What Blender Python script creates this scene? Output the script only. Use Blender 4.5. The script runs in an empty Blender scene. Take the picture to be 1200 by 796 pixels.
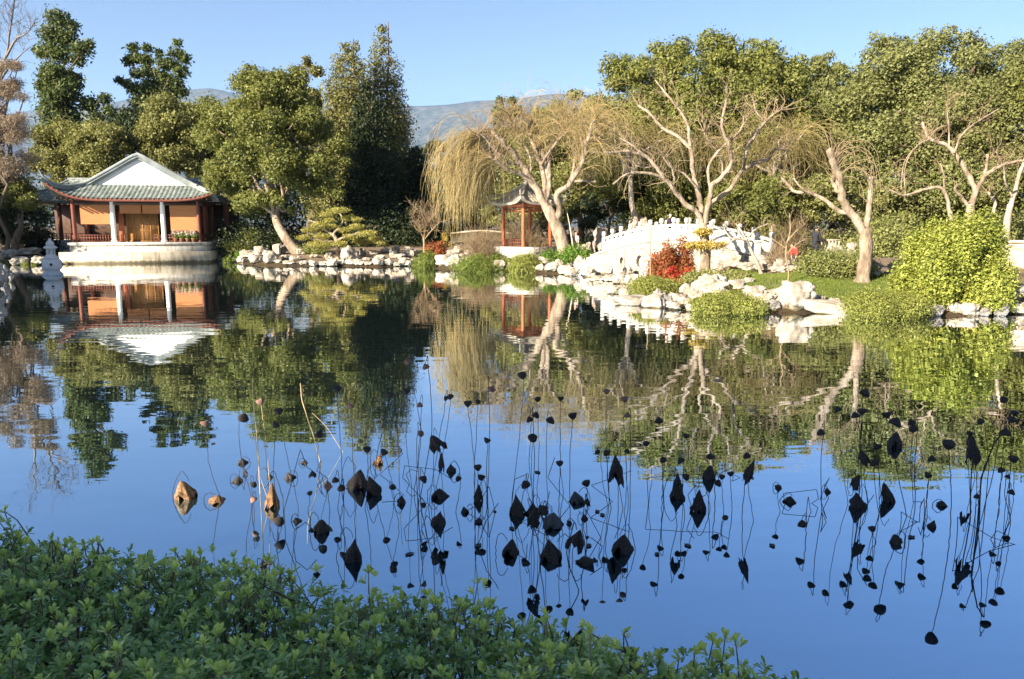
import bpy, math, random
import numpy as np
from mathutils import Vector, noise as mnoise
from mathutils.geometry import tessellate_polygon

C = bpy.context.scene.collection
SC = bpy.context.scene
R = math.radians
# ------------------------------------------------------------------ camera
F = 867.0                      # focal length in pixels of the 1200 x 796 photograph
PITCH = R(8.66)
CAMZ = 3.0
cam = bpy.data.cameras.new('camera')
cam.sensor_width = 36.0
cam.lens = F / 1200 * 36.0
cam.clip_start = 0.05
cam.clip_end = 40000
camo = bpy.data.objects.new('camera', cam)
C.objects.link(camo)
camo.location = (0, 0, CAMZ)
camo.rotation_euler = (math.pi / 2 - PITCH, 0, 0)
SC.camera = camo
# ------------------------------------------------------------------ sky, sun, exposure
SUN_EL, SUN_AZ = R(24), R(45)      # azimuth: how far to the left of straight behind the camera
sun_dir = Vector((-math.sin(SUN_AZ) * math.cos(SUN_EL), -math.cos(SUN_AZ) * math.cos(SUN_EL), math.sin(SUN_EL)))
w = bpy.data.worlds.new('World')
SC.world = w
w.use_nodes = True
nt = w.node_tree
nt.nodes.clear()
wo = nt.nodes.new('ShaderNodeOutputWorld')
bg = nt.nodes.new('ShaderNodeBackground')
sky = nt.nodes.new('ShaderNodeTexSky')
sky.sky_type = 'NISHITA'
sky.sun_disc = False
sky.sun_elevation = SUN_EL
sky.sun_rotation = math.atan2(sun_dir.x, sun_dir.y)
sky.air_density = 0.8
sky.dust_density = 0.3
sky.ozone_density = 3.0
bg.inputs['Strength'].default_value = 0.05
nt.links.new(sky.outputs[0], bg.inputs[0])
nt.links.new(bg.outputs[0], wo.inputs[0])
sl = bpy.data.lights.new('sun', 'SUN')
sl.energy = 5.0
sl.angle = R(0.5)
sl.color = (1.0, 0.90, 0.74)
so = bpy.data.objects.new('sun', sl)
C.objects.link(so)
so.rotation_euler = (-sun_dir).to_track_quat('-Z', 'Y').to_euler()
so.location = (-20, -20, 30)
vs = SC.view_settings
vs.view_transform = 'Standard'
vs.look = 'None'
vs.exposure = 1.95
vs.gamma = 1.0
vs.use_curve_mapping = False
SC.cycles.max_bounces = 8
SC.cycles.transparent_max_bounces = 4
SC.cycles.use_denoising = True

# ------------------------------------------------------------------ helpers: pixels of the photograph to points in the place
cp, sp = math.cos(PITCH), math.sin(PITCH)


def ray(px, py):
    cx, cy = (px - 600) / F, (398 - py) / F
    return np.array((cx, cp + cy * sp, -sp + cy * cp))


def at(px, py, Y):
    d = ray(px, py)
    t = Y / d[1]
    return np.array((0, 0, CAMZ)) + d * t


def gr(px, py, z=0.0):
    d = ray(px, py)
    t = (z - CAMZ) / d[2]
    return np.array((0, 0, CAMZ)) + d * t


def mpp(Y):
    return Y / F


# ------------------------------------------------------------------ helpers: meshes
class MB:
    def __init__(s):
        s.V, s.L, s.N, s.n, s.M = [], [], [], 0, []

    def add(s, V, Fc, mi=0):
        V = np.asarray(V, float).reshape(-1, 3)
        Fc = np.asarray(Fc, int)
        s.V.append(V)
        s.L.append((Fc + s.n).ravel())
        s.N.append(np.full(len(Fc), Fc.shape[1]))
        s.M.append(np.full(len(Fc), mi))
        s.n += len(V)

    def box(s, c, d, rz=0.0, mi=0):
        x, y, z = np.asarray(d) / 2
        V = np.array([(-x, -y, -z), (x, -y, -z), (x, y, -z), (-x, y, -z), (-x, -y, z), (x, -y, z), (x, y, z), (-x, y, z)])
        ca, sa = math.cos(rz), math.sin(rz)
        V = np.c_[V[:, 0] * ca - V[:, 1] * sa, V[:, 0] * sa + V[:, 1] * ca, V[:, 2]] + np.asarray(c)
        s.add(V, [(0, 3, 2, 1), (4, 5, 6, 7), (0, 1, 5, 4), (1, 2, 6, 5), (2, 3, 7, 6), (3, 0, 4, 7)], mi)

    def tubes(s, P, r, k=4, mi=0):
        """P (N, m, 3) polylines, r (N, m) radii"""
        P = np.asarray(P, float)
        if P.ndim == 2:
            P = P[None]
        N, m, _ = P.shape
        r = np.broadcast_to(np.asarray(r, float), (N, m))
        T = np.gradient(P, axis=1)
        T /= np.linalg.norm(T, axis=2, keepdims=True) + 1e-9
        ref = np.array((0.31, 0.93, 0.21))
        alt = np.array((0.9, -0.2, 0.37))
        a = np.abs((T * ref).sum(2)).max(1) > 0.93
        rf = np.where(a[:, None, None], alt, ref)
        U = np.cross(T, rf)
        U /= np.linalg.norm(U, axis=2, keepdims=True) + 1e-9
        W = np.cross(T, U)
        ang = np.arange(k) * 2 * math.pi / k
        V = P[:, :, None] + r[:, :, None, None] * (np.cos(ang)[None, None, :, None] * U[:, :, None] + np.sin(ang)[None, None, :, None] * W[:, :, None])
        idx = np.arange(N * m * k).reshape(N, m, k)
        nx = np.roll(idx, -1, axis=2)
        q = np.stack([idx[:, :-1], nx[:, :-1], nx[:, 1:], idx[:, 1:]], -1).reshape(-1, 4)
        s.add(V.reshape(-1, 3), q, mi)

    def grid(s, V, flip=False, mi=0):
        """V (a, b, 3)"""
        a, b, _ = V.shape
        i = np.arange(a * b).reshape(a, b)
        q = np.stack([i[:-1, :-1], i[1:, :-1], i[1:, 1:], i[:-1, 1:]], -1).reshape(-1, 4)
        if flip:
            q = q[:, ::-1]
        s.add(V.reshape(-1, 3), q, mi)

    def lathe(s, prof, c, k=20, sx=1, sy=1, mi=0):
        ang = np.arange(k + 1) * 2 * math.pi / k
        V = np.array([[(r * math.cos(a) * sx, r * math.sin(a) * sy, z) for a in ang] for r, z in prof]) + np.asarray(c)
        s.grid(V, flip=True, mi=mi)

    def build(s, name, mat, parent=None, smooth=False, loc=None):
        me = bpy.data.meshes.new(name)
        V = np.concatenate(s.V)
        if loc is not None:
            V = V - np.asarray(loc)
        L = np.concatenate(s.L)
        N = np.concatenate(s.N)
        me.vertices.add(len(V))
        me.vertices.foreach_set('co', V.astype(np.float32).ravel())
        me.loops.add(len(L))
        me.loops.foreach_set('vertex_index', L.astype(np.int32))
        me.polygons.add(len(N))
        me.polygons.foreach_set('loop_start', np.r_[0, np.cumsum(N)[:-1]].astype(np.int32))
        me.polygons.foreach_set('material_index', np.concatenate(s.M).astype(np.int32))
        if smooth:
            me.polygons.foreach_set('use_smooth', np.ones(len(N), bool))
        me.update(calc_edges=True)
        for m in (mat if isinstance(mat, (list, tuple)) else [mat]):
            me.materials.append(m)
        o = bpy.data.objects.new(name, me)
        C.objects.link(o)
        if loc is not None:
            o.location = loc
        if parent is not None:
            o.parent = parent
        return o


def empty(name, loc=(0, 0, 0), rz=0.0):
    o = bpy.data.objects.new(name, None)
    C.objects.link(o)
    o.location = tuple(loc)
    o.rotation_euler = (0, 0, rz)
    o.empty_display_size = 0.2
    return o


def tag(o, label=None, cat=None, group=None, kind=None):
    if label:
        o['label'] = label
    if cat:
        o['category'] = cat
    if group:
        o['group'] = group
    if kind:
        o['kind'] = kind
    return o


def nrm(v):
    return v / (np.linalg.norm(v, axis=-1, keepdims=True) + 1e-9)


# ------------------------------------------------------------------ helpers: materials
def newmat(name):
    m = bpy.data.materials.new(name)
    m.use_nodes = True
    t = m.node_tree
    t.nodes.clear()
    out = t.nodes.new('ShaderNodeOutputMaterial')
    return m, t, out


def ramp(t, fac, cols, pos=None):
    r = t.nodes.new('ShaderNodeValToRGB')
    e = r.color_ramp.elements
    n = len(cols)
    while len(e) < n:
        e.new(0.5)
    for i, c in enumerate(cols):
        e[i].position = pos[i] if pos else i / (n - 1)
        e[i].color = (*c, 1)
    t.links.new(fac, r.inputs[0])
    return r.outputs[0]


def coords(t, scale=1.0, kind='Object', vec=None):
    c = t.nodes.new('ShaderNodeTexCoord')
    mp = t.nodes.new('ShaderNodeMapping')
    mp.inputs['Scale'].default_value = vec if vec else (scale,) * 3
    t.links.new(c.outputs[kind], mp.inputs[0])
    return mp.outputs[0]


def noise(t, vec, scale, detail=4, rough=0.55):
    n = t.nodes.new('ShaderNodeTexNoise')
    n.inputs['Scale'].default_value = scale
    n.inputs['Detail'].default_value = detail
    n.inputs['Roughness'].default_value = rough
    t.links.new(vec, n.inputs['Vector'])
    return n.outputs['Fac']


def pmat(name, cols, scale=2.0, rough=0.7, bump=0.0, bscale=None, spec=0.3, pos=None, vec=None, detail=5, bdist=0.05):
    m, t, out = newmat(name)
    b = t.nodes.new('ShaderNodeBsdfPrincipled')
    v = coords(t, vec=vec) if vec else coords(t)
    f = noise(t, v, scale, detail)
    col = ramp(t, f, cols, pos if pos else [0.3 + 0.4 * i / (len(cols) - 1) for i in range(len(cols))])
    t.links.new(col, b.inputs['Base Color'])
    b.inputs['Roughness'].default_value = rough
    b.inputs['Specular IOR Level'].default_value = spec
    if bump:
        bp = t.nodes.new('ShaderNodeBump')
        bp.inputs['Strength'].default_value = bump
        bp.inputs['Distance'].default_value = bdist
        t.links.new(noise(t, v, bscale or scale * 4, 6), bp.inputs['Height'])
        t.links.new(bp.outputs[0], b.inputs['Normal'])
    t.links.new(b.outputs[0], out.inputs[0])
    return m


def leafmat(name, cols, trans=0.3, rough=0.5, spec=0.22, nscale=0.25, namt=0.5, tcol=1.3):
    """each leaf its own colour between COLS, patches of the crown lean to one side"""
    m, t, out = newmat(name)
    g = t.nodes.new('ShaderNodeNewGeometry')
    v = coords(t)
    f = noise(t, v, nscale, 3)
    mx = t.nodes.new('ShaderNodeMix')
    mx.inputs[0].default_value = namt
    t.links.new(g.outputs['Random Per Island'], mx.inputs[2])
    t.links.new(f, mx.inputs[3])
    col = ramp(t, mx.outputs[0], cols)
    b = t.nodes.new('ShaderNodeBsdfPrincipled')
    t.links.new(col, b.inputs['Base Color'])
    b.inputs['Roughness'].default_value = rough
    b.inputs['Specular IOR Level'].default_value = spec
    tr = t.nodes.new('ShaderNodeBsdfTranslucent')
    hs = t.nodes.new('ShaderNodeHueSaturation')
    hs.inputs['Value'].default_value = tcol
    hs.inputs['Saturation'].default_value = 1.1
    t.links.new(col, hs.inputs['Color'])
    t.links.new(hs.outputs[0], tr.inputs['Color'])
    ms = t.nodes.new('ShaderNodeMixShader')
    ms.inputs[0].default_value = trans
    t.links.new(b.outputs[0], ms.inputs[1])
    t.links.new(tr.outputs[0], ms.inputs[2])
    t.links.new(ms.outputs[0], out.inputs[0])
    return m


M = {}
M['bark_white'] = pmat('bark_white', [(0.06, 0.042, 0.028), (0.165, 0.12, 0.08), (0.27, 0.208, 0.148), (0.36, 0.285, 0.21)], 1.6, 0.9, 0.9, 7, vec=(2, 2, .8), pos=[.25, .42, .55, .75], bdist=.06)
M['bark_brown'] = pmat('bark_brown', [(0.07, 0.05, 0.035), (0.17, 0.125, 0.09)], 2.5, 0.9, 0.6, 12, vec=(2, 2, .5))
M['bark_pale'] = pmat('bark_pale', [(0.22, 0.17, 0.12), (0.42, 0.35, 0.27)], 2.0, 0.9, 0.5, 10, vec=(2, 2, .6))
M['twig_gold'] = leafmat('twig_gold', [(0.18, 0.125, 0.05), (0.33, 0.24, 0.095), (0.46, 0.35, 0.15)], 0.1, nscale=.5)
M['twig_brown'] = leafmat('twig_brown', [(0.10, 0.07, 0.035), (0.20, 0.14, 0.07), (0.28, 0.2, 0.1)], 0.1, nscale=.5)
M['twig_pale'] = leafmat('twig_pale', [(0.15, 0.10, 0.055), (0.27, 0.19, 0.11), (0.36, 0.27, 0.17)], 0.1, nscale=.5)
M['twig_olive'] = leafmat('twig_olive', [(0.12, 0.095, 0.035), (0.23, 0.18, 0.065), (0.33, 0.265, 0.105)], 0.2, nscale=.5)
M['twig_grey'] = leafmat('twig_grey', [(0.12, 0.10, 0.09), (0.25, 0.21, 0.19)], 0.05, nscale=.5)
M['rock'] = pmat('rock', [(0.07, 0.055, 0.04), (0.27, 0.225, 0.17), (0.45, 0.40, 0.33), (0.55, 0.505, 0.44)], 1.3, 0.9, 0.8, 5, pos=[0.27, 0.40, 0.55, .75], detail=8, bdist=.12)


def wet_foot(mat):
    """stones darker and mossy in a narrow band where they stand in water or soil"""
    t = mat.node_tree
    b = next(n for n in t.nodes if n.type == 'BSDF_PRINCIPLED')
    src = b.inputs['Base Color'].links[0].from_socket
    g = t.nodes.new('ShaderNodeTexCoord')
    sx = t.nodes.new('ShaderNodeSeparateXYZ')
    t.links.new(g.outputs['Object'], sx.inputs[0])
    nz = noise(t, coords(t), 4.0, 4)
    ad = t.nodes.new('ShaderNodeMath')
    ad.operation = 'MULTIPLY_ADD'
    ad.inputs[1].default_value = 0.35
    t.links.new(nz, ad.inputs[0])
    t.links.new(sx.outputs['Z'], ad.inputs[2])
    f = ramp(t, ad.outputs[0], [(0.22, 0.2, 0.13), (0.5, 0.46, 0.36), (1, 1, 1)], [.30, .38, .47])
    mx = t.nodes.new('ShaderNodeMix')
    mx.data_type = 'RGBA'
    mx.blend_type = 'MULTIPLY'
    mx.inputs[0].default_value = 1
    t.links.new(src, mx.inputs[6])
    t.links.new(f, mx.inputs[7])
    t.links.new(mx.outputs[2], b.inputs['Base Color'])


wet_foot(M['rock'])
M['rock_tan'] = pmat('rock_tan', [(0.16, 0.12, 0.09), (0.42, 0.34, 0.26), (0.58, 0.51, 0.42)], 1.3, 0.9, 0.8, 5, pos=[0.28, 0.45, 0.65], detail=8, bdist=.12)
wet_foot(M['rock_tan'])
M['rock_dark'] = pmat('rock_dark', [(0.07, 0.065, 0.06), (0.22, 0.2, 0.18), (0.36, 0.33, 0.3)], 1.3, 0.9, 0.8, 5, detail=8, bdist=.12)
M['marble'] = pmat('marble', [(0.28, 0.255, 0.21), (0.39, 0.37, 0.32), (0.46, 0.44, 0.39)], 1.2, 0.8, 0.25, 8, pos=[.25, .45, .7])
M['lantern'] = pmat('lantern_granite', [(0.36, 0.36, 0.36), (0.55, 0.55, 0.54)], 9, 0.8, 0.25, 30)
M['plaster'] = pmat('plaster', [(0.7, 0.68, 0.63), (0.8, 0.79, 0.75)], 0.6, 0.8, 0.05, 8)
M['tile'] = pmat('roof_tile', [(0.06, 0.075, 0.07), (0.13, 0.15, 0.135), (0.22, 0.235, 0.205)], 2.2, 0.75, 0.2, 14)
M['tile_tan'] = pmat('roof_tile_tan', [(0.2, 0.17, 0.12), (0.36, 0.31, 0.23), (0.46, 0.41, 0.32)], 3, 0.8, 0.2, 14)
M['ridge'] = pmat('ridge_tile', [(0.15, 0.17, 0.165), (0.27, 0.29, 0.28)], 1.5, 0.8, 0.2, 12)
M['redwood'] = pmat('red_timber', [(0.10, 0.03, 0.018), (0.17, 0.05, 0.027)], 3, 0.55, 0.1, 12, vec=(3, 3, .5))
M['orangewood'] = pmat('orange_timber', [(0.27, 0.075, 0.03), (0.42, 0.13, 0.05)], 3, 0.55, 0.1, 12, vec=(3, 3, .5))
M['darkwood'] = pmat('dark_timber', [(0.035, 0.02, 0.014), (0.075, 0.04, 0.025)], 3, 0.6, 0.1, 12)
M['doorwood'] = pmat('door_timber', [(0.2, 0.095, 0.03), (0.34, 0.17, 0.055)], 2.2, 0.5, 0.1, 12, vec=(4, 4, .5))
M['blind'] = pmat('bamboo_blind', [(0.33, 0.125, 0.04), (0.45, 0.19, 0.07)], 4, 0.7, 0.5, 22, vec=(.25, .25, 6), bdist=.02)


def brickmat(name, c1, c2, mortar, bw, bh):
    """weathered blocks of stone with narrow joints and streaks"""
    m, t, out = newmat(name)
    b_ = t.nodes.new('ShaderNodeBsdfPrincipled')
    bk = t.nodes.new('ShaderNodeTexBrick')
    bk.inputs['Scale'].default_value = 1.0
    bk.inputs['Brick Width'].default_value = bw
    bk.inputs['Row Height'].default_value = bh
    bk.inputs['Mortar Size'].default_value = 0.012
    bk.inputs['Color1'].default_value = (*c1, 1)
    bk.inputs['Color2'].default_value = (*c2, 1)
    bk.inputs['Mortar'].default_value = (*mortar, 1)
    cc_ = t.nodes.new('ShaderNodeTexCoord')
    sx_ = t.nodes.new('ShaderNodeSeparateXYZ')
    cx_ = t.nodes.new('ShaderNodeCombineXYZ')
    t.links.new(cc_.outputs['Object'], sx_.inputs[0])
    t.links.new(sx_.outputs['X'], cx_.inputs['X'])
    t.links.new(sx_.outputs['Z'], cx_.inputs['Y'])
    t.links.new(cx_.outputs[0], bk.inputs['Vector'])
    st_ = ramp(t, noise(t, coords(t, vec=(2.2, 2.2, .5)), 1.6, 6), [(0.5, 0.46, 0.38), (1, 1, 1)], [.3, .55])
    mxx = t.nodes.new('ShaderNodeMix')
    mxx.data_type = 'RGBA'
    mxx.blend_type = 'MULTIPLY'
    mxx.inputs[0].default_value = 1
    t.links.new(bk.outputs['Color'], mxx.inputs[6])
    t.links.new(st_, mxx.inputs[7])
    t.links.new(mxx.outputs[2], b_.inputs['Base Color'])
    b_.inputs['Roughness'].default_value = .8
    t.links.new(b_.outputs[0], out.inputs[0])
    return m


M['platform'] = brickmat('platform_blocks', (0.50, 0.47, 0.41), (0.57, 0.54, 0.48), (0.32, 0.28, 0.22), 1.7, .46)
M['terrace'] = brickmat('terrace_blocks', (0.38, 0.325, 0.24), (0.47, 0.415, 0.32), (0.25, 0.2, 0.14), 1.3, .42)
M['marble_blocks'] = brickmat('marble_blocks', (0.27, 0.25, 0.21), (0.36, 0.34, 0.29), (0.10, 0.085, 0.06), .85, .34)
M['earth'] = pmat('earth', [(0.06, 0.045, 0.03), (0.16, 0.11, 0.07), (0.22, 0.16, 0.1)], 0.8, 0.95, 0.4, 6)
wet_foot(M['earth'])
wet_foot(M['terrace'])
M['oak'] = leafmat('oak_leaves', [(0.06, 0.072, 0.016), (0.14, 0.15, 0.036), (0.25, 0.24, 0.065)], .3)
M['oak_grey'] = leafmat('greyish_oak_leaves', [(0.08, 0.09, 0.028), (0.16, 0.17, 0.055), (0.26, 0.25, 0.095)], .3)
M['olive'] = leafmat('olive_leaves', [(0.085, 0.09, 0.025), (0.17, 0.17, 0.05), (0.27, 0.25, 0.09)], .3)
M['pine'] = leafmat('pine_needles', [(0.03, 0.05, 0.016), (0.07, 0.095, 0.026), (0.16, 0.165, 0.045)], .2)
M['conifer'] = leafmat('conifer_needles', [(0.06, 0.068, 0.018), (0.135, 0.13, 0.036), (0.26, 0.22, 0.07)], .2)
M['shaded_darkleaf'] = leafmat('dark_shaded_leaves', [(0.010, 0.018, 0.007), (0.024, 0.036, 0.012), (0.05, 0.06, 0.02)], .2)  # dark evergreen leaves, deepened so the colour also holds their shade
M['bonsai'] = leafmat('cloud_pine_needles', [(0.17, 0.16, 0.035), (0.30, 0.27, 0.065), (0.42, 0.36, 0.11)], .3)
M['yellowleaf'] = leafmat('yellow_leaves', [(0.22, 0.16, 0.03), (0.38, 0.29, 0.07), (0.46, 0.36, 0.11)], .3)
M['bush'] = leafmat('bright_bush_leaves', [(0.12, 0.15, 0.025), (0.26, 0.285, 0.05), (0.43, 0.42, 0.11)], .35, nscale=.8, namt=.3)
M['cover'] = leafmat('ground_cover_leaves', [(0.10, 0.12, 0.025), (0.21, 0.225, 0.05), (0.36, 0.33, 0.095)], .35, nscale=.8)
M['green'] = leafmat('green_shrub_leaves', [(0.05, 0.10, 0.014), (0.11, 0.19, 0.03), (0.19, 0.27, 0.045)], .35, nscale=.8)
M['shrubolive'] = leafmat('olive_shrub_leaves', [(0.09, 0.11, 0.03), (0.19, 0.2, 0.06), (0.33, 0.31, 0.12)], .3, nscale=.8)
M['red'] = leafmat('red_leaves', [(0.14, 0.02, 0.015), (0.34, 0.04, 0.022), (0.45, 0.09, 0.04)], .35, nscale=.8)
M['rust'] = leafmat('rust_leaves', [(0.07, 0.10, 0.03), (0.22, 0.10, 0.035), (0.30, 0.07, 0.03), (0.3, 0.2, 0.06)], .3, nscale=.8)
M['grass'] = leafmat('grass_blades', [(0.07, 0.10, 0.02), (0.14, 0.18, 0.03), (0.23, 0.24, 0.055)], .35, nscale=.5)
M['moss'] = leafmat('moss_grass', [(0.06, 0.09, 0.015), (0.13, 0.16, 0.03), (0.2, 0.22, 0.045)], .3, nscale=.8)
M['cypress'] = leafmat('winter_cypress_foliage', [(0.11, 0.08, 0.05), (0.24, 0.18, 0.12), (0.36, 0.28, 0.2)], .2, nscale=.3)
M['hedge'] = leafmat('hedge_leaves', [(0.08, 0.16, 0.06), (0.32, 0.45, 0.15), (0.58, 0.65, 0.22)], .3, rough=.42, spec=.5, nscale=3, namt=.35)
M['lotus'] = pmat('dry_lotus', [(0.012, 0.011, 0.011), (0.034, 0.028, 0.025), (0.085, 0.062, 0.046)], 14, 0.85, 0.4, 60, bdist=.01)
M['lotus_sunlit_gold'] = pmat('sunlit_golden_lotus', [(0.05, 0.024, 0.012), (0.15, 0.078, 0.034), (0.33, 0.20, 0.10)], 12, 0.8, 0.4, 50, vec=(1, 1, .4), bdist=.01)  # sunlit copy of the dry lotus, the sun partly put into its golden colour
M['lotus_pink'] = pmat('brown_pink_lotus', [(0.13, 0.065, 0.05), (0.28, 0.16, 0.12)], 14, 0.85, 0.4, 60, bdist=.01)
M['lotus_grey'] = pmat('grey_dry_lotus', [(0.04, 0.042, 0.045), (0.09, 0.09, 0.09)], 14, 0.8, 0.4, 60, bdist=.01)
M['stem'] = pmat('lotus_stem', [(0.014, 0.012, 0.012), (0.04, 0.032, 0.028)], 8, 0.8)
M['straw'] = pmat('straw_stem', [(0.3, 0.2, 0.09), (0.5, 0.37, 0.2)], 8, 0.8)
M['skin'] = pmat('skin', [(0.42, 0.24, 0.17), (0.5, 0.3, 0.22)], 5, 0.55)
M['hair'] = pmat('hair', [(0.015, 0.011, 0.009), (0.04, 0.03, 0.024)], 20, 0.6)
M['hairgrey'] = pmat('grey_hair', [(0.3, 0.29, 0.28), (0.42, 0.41, 0.4)], 20, 0.6)
M['cream'] = pmat('cream_wood', [(0.28, 0.24, 0.17), (0.4, 0.35, 0.26)], 5, 0.7)
M['terracotta'] = pmat('terracotta', [(0.2, 0.09, 0.05), (0.3, 0.14, 0.08)], 5, 0.8)
M['blossom'] = leafmat('blossom', [(0.5, 0.2, 0.2), (0.7, 0.5, 0.48), (0.75, 0.7, 0.66)], .3)


def cloth(name, c):
    k = 'cloth_' + name
    if k not in M:
        M[k] = pmat(k, [tuple(x * .75 for x in c), tuple(min(x * 1.2, 0.8) for x in c)], 9, 0.85, 0.2, 30)
    return M[k]


# ------------------------------------------------------------------ terrain
SHORE_PX = [(-260, 309), (0, 309), (60, 309), (80, 307), (88, 300), (244, 300), (262, 306), (300, 311), (345, 312), (400, 312), (440, 313), (482, 312), (512, 315),
            (548, 317), (575, 317), (600, 318), (640, 321), (690, 322), (705, 328), (738, 331), (772, 317), (790, 318), (778, 334), (760, 346), (762, 356),
            (790, 362), (850, 366), (930, 367), (1000, 368), (1080, 370), (1140, 370), (1215, 366), (1290, 368)]
POND = [tuple(gr(*p)[:2]) for p in SHORE_PX] + [(27, 18), (16, 6.2), (4, 4.3), (-6, 4.3), (-14, 6), (-27, 12), (-30, 26), (-29.5, 35), (-27.2, 38.5), (-28.5, 41), (-36, 46), (-52, 58)]
POND = np.array(POND)


def sdist(x, y):
    """distance to the shore, negative over the pond"""
    P = np.stack([np.asarray(x, float), np.asarray(y, float)], -1)
    sh = P.shape[:-1]
    P = P.reshape(-1, 2)
    out = np.full(len(P), 1e9)
    ins = np.zeros(len(P), bool)
    n = len(POND)
    for i in range(n):
        a, b = POND[i], POND[(i + 1) % n]
        ab = b - a
        t = np.clip(((P - a) @ ab) / (ab @ ab), 0, 1)
        out = np.minimum(out, np.linalg.norm(P - a - t[:, None] * ab, axis=1))
        c = (a[1] > P[:, 1]) != (b[1] > P[:, 1])
        xi = a[0] + (P[:, 1] - a[1]) / (ab[1] + 1e-12) * ab[0]
        ins ^= c & (P[:, 0] < xi)
    return np.where(ins, -out, out).reshape(sh)


def zt(x, y):
    x = np.asarray(x, float)
    y = np.asarray(y, float)
    d = sdist(x, y)
    near = y < 8
    slope = np.where(near, 0.5, 0.22)
    base = np.where(near, 1.35, 1.45)
    up = 0.08 + base * (1 - np.exp(-np.maximum(d, 0) * slope / base)) + 0.07 * np.sin(x * .9 + 1.3) * np.sin(y * .8) * np.clip(d / 3, 0, 1)
    up = up + 0.55 * np.exp(-((x - 2.2) ** 2 + (y - 53.5) ** 2) / 22) * np.clip(d / 2.5, 0, 1) + 0.35 * np.exp(-((x - 15.6) ** 2 + (y - 36.6) ** 2) / 12)
    dn = -np.minimum(0.9, 0.45 * -d + 0.05)
    return np.where(d > 0, up, dn)


_T = np.concatenate([np.arange(2, 20, .05), np.arange(20, 130, .1)])


def hit(px, py):
    """where the ray through a pixel of the photograph meets the ground or the water"""
    d = ray(px, py)
    P = np.array((0, 0, CAMZ)) + d * _T[:, None]
    z = np.maximum(zt(P[:, 0], P[:, 1]), 0)
    k = np.nonzero(P[:, 2] <= z)[0]
    if len(k) == 0:
        return P[-1]
    p = P[k[0]].copy()
    p[2] = z[k[0]]
    return p


def zt1(x, y):
    return float(zt(np.array([x]), np.array([y]))[0])


gx = np.concatenate([-np.geomspace(17500, 62, 24), np.linspace(-60, 50, 276), np.geomspace(52, 17500, 24)])
gy = np.concatenate([-np.geomspace(900, 32, 16), np.linspace(-30, 90, 301), np.geomspace(92, 11000, 26)])
GX, GY = np.meshgrid(gx, gy, indexing='ij')
mb = MB()
mb.grid(np.stack([GX, GY, zt(GX, GY)], -1))
g = mb.build('ground', M['earth'], smooth=True)
tag(g, 'brown earth banks rising around the pond', None, kind='structure')

# water
m, t, out = newmat('pond_water')
v = coords(t, vec=(1, 1, 1))
n1 = noise(t, coords(t, vec=(0.6, 1.4, 1)), 1.0, 1.2)
n2 = noise(t, coords(t, vec=(1.5, 4.5, 1)), 1.0, 1.2)
msk = noise(t, coords(t, vec=(0.05, 0.16, 1)), 1.0, 2)
mr = t.nodes.new('ShaderNodeMapRange')
mr.inputs['From Min'].default_value = 0.42
mr.inputs['From Max'].default_value = 0.62
mr.inputs['To Min'].default_value = 0.12
mr.inputs['To Max'].default_value = 1.0
t.links.new(msk, mr.inputs[0])
mu = t.nodes.new('ShaderNodeMath')
mu.operation = 'MULTIPLY'
t.links.new(n2, mu.inputs[0])
t.links.new(mr.outputs[0], mu.inputs[1])
ma = t.nodes.new('ShaderNodeMath')
ma.operation = 'MULTIPLY_ADD'
ma.inputs[1].default_value = 0.35
t.links.new(mu.outputs[0], ma.inputs[0])
t.links.new(n1, ma.inputs[2])
bp = t.nodes.new('ShaderNodeBump')
bp.inputs['Strength'].default_value = 1.0
bp.inputs['Distance'].default_value = 0.0044
t.links.new(ma.outputs[0], bp.inputs['Height'])
gl = t.nodes.new('ShaderNodeBsdfGlossy')
gl.inputs['Roughness'].default_value = 0.0
gc = t.nodes.new('ShaderNodeMix')          # steep views tint the mirror blue, grazing ones leave it clear
gc.data_type = 'RGBA'
gc.inputs[6].default_value = (0.56, 0.77, 1.0, 1)
gc.inputs[7].default_value = (1.0, 1.0, 1.0, 1)
gm = t.nodes.new('ShaderNodeMapRange')
gm.inputs['From Min'].default_value = 0.18
gm.inputs['From Max'].default_value = 0.52
df = t.nodes.new('ShaderNodeBsdfDiffuse')
df.inputs['Color'].default_value = (0.012, 0.02, 0.018, 1)
fr = t.nodes.new('ShaderNodeFresnel')
fr.inputs['IOR'].default_value = 2.0
mf = t.nodes.new('ShaderNodeMapRange')
mf.inputs['To Min'].default_value = 0.64
t.links.new(fr.outputs[0], mf.inputs[0])
ms = t.nodes.new('ShaderNodeMixShader')
t.links.new(fr.outputs[0], gm.inputs[0])
t.links.new(gm.outputs[0], gc.inputs[0])
t.links.new(gc.outputs[2], gl.inputs['Color'])
t.links.new(bp.outputs[0], gl.inputs['Normal'])
t.links.new(bp.outputs[0], fr.inputs['Normal'])
t.links.new(mf.outputs[0], ms.inputs[0])
t.links.new(df.outputs[0], ms.inputs[1])
t.links.new(gl.outputs[0], ms.inputs[2])
t.links.new(ms.outputs[0], out.inputs[0])
M['water'] = m
mb = MB()
X, Y = np.meshgrid(np.linspace(-70, 45, 24), np.linspace(2, 75, 16), indexing='ij')
mb.grid(np.stack([X, Y, X * 0], -1))
wt = mb.build('water', M['water'])
tag(wt, 'calm blue reflecting pond water with faint ripples', None, kind='structure')

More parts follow.
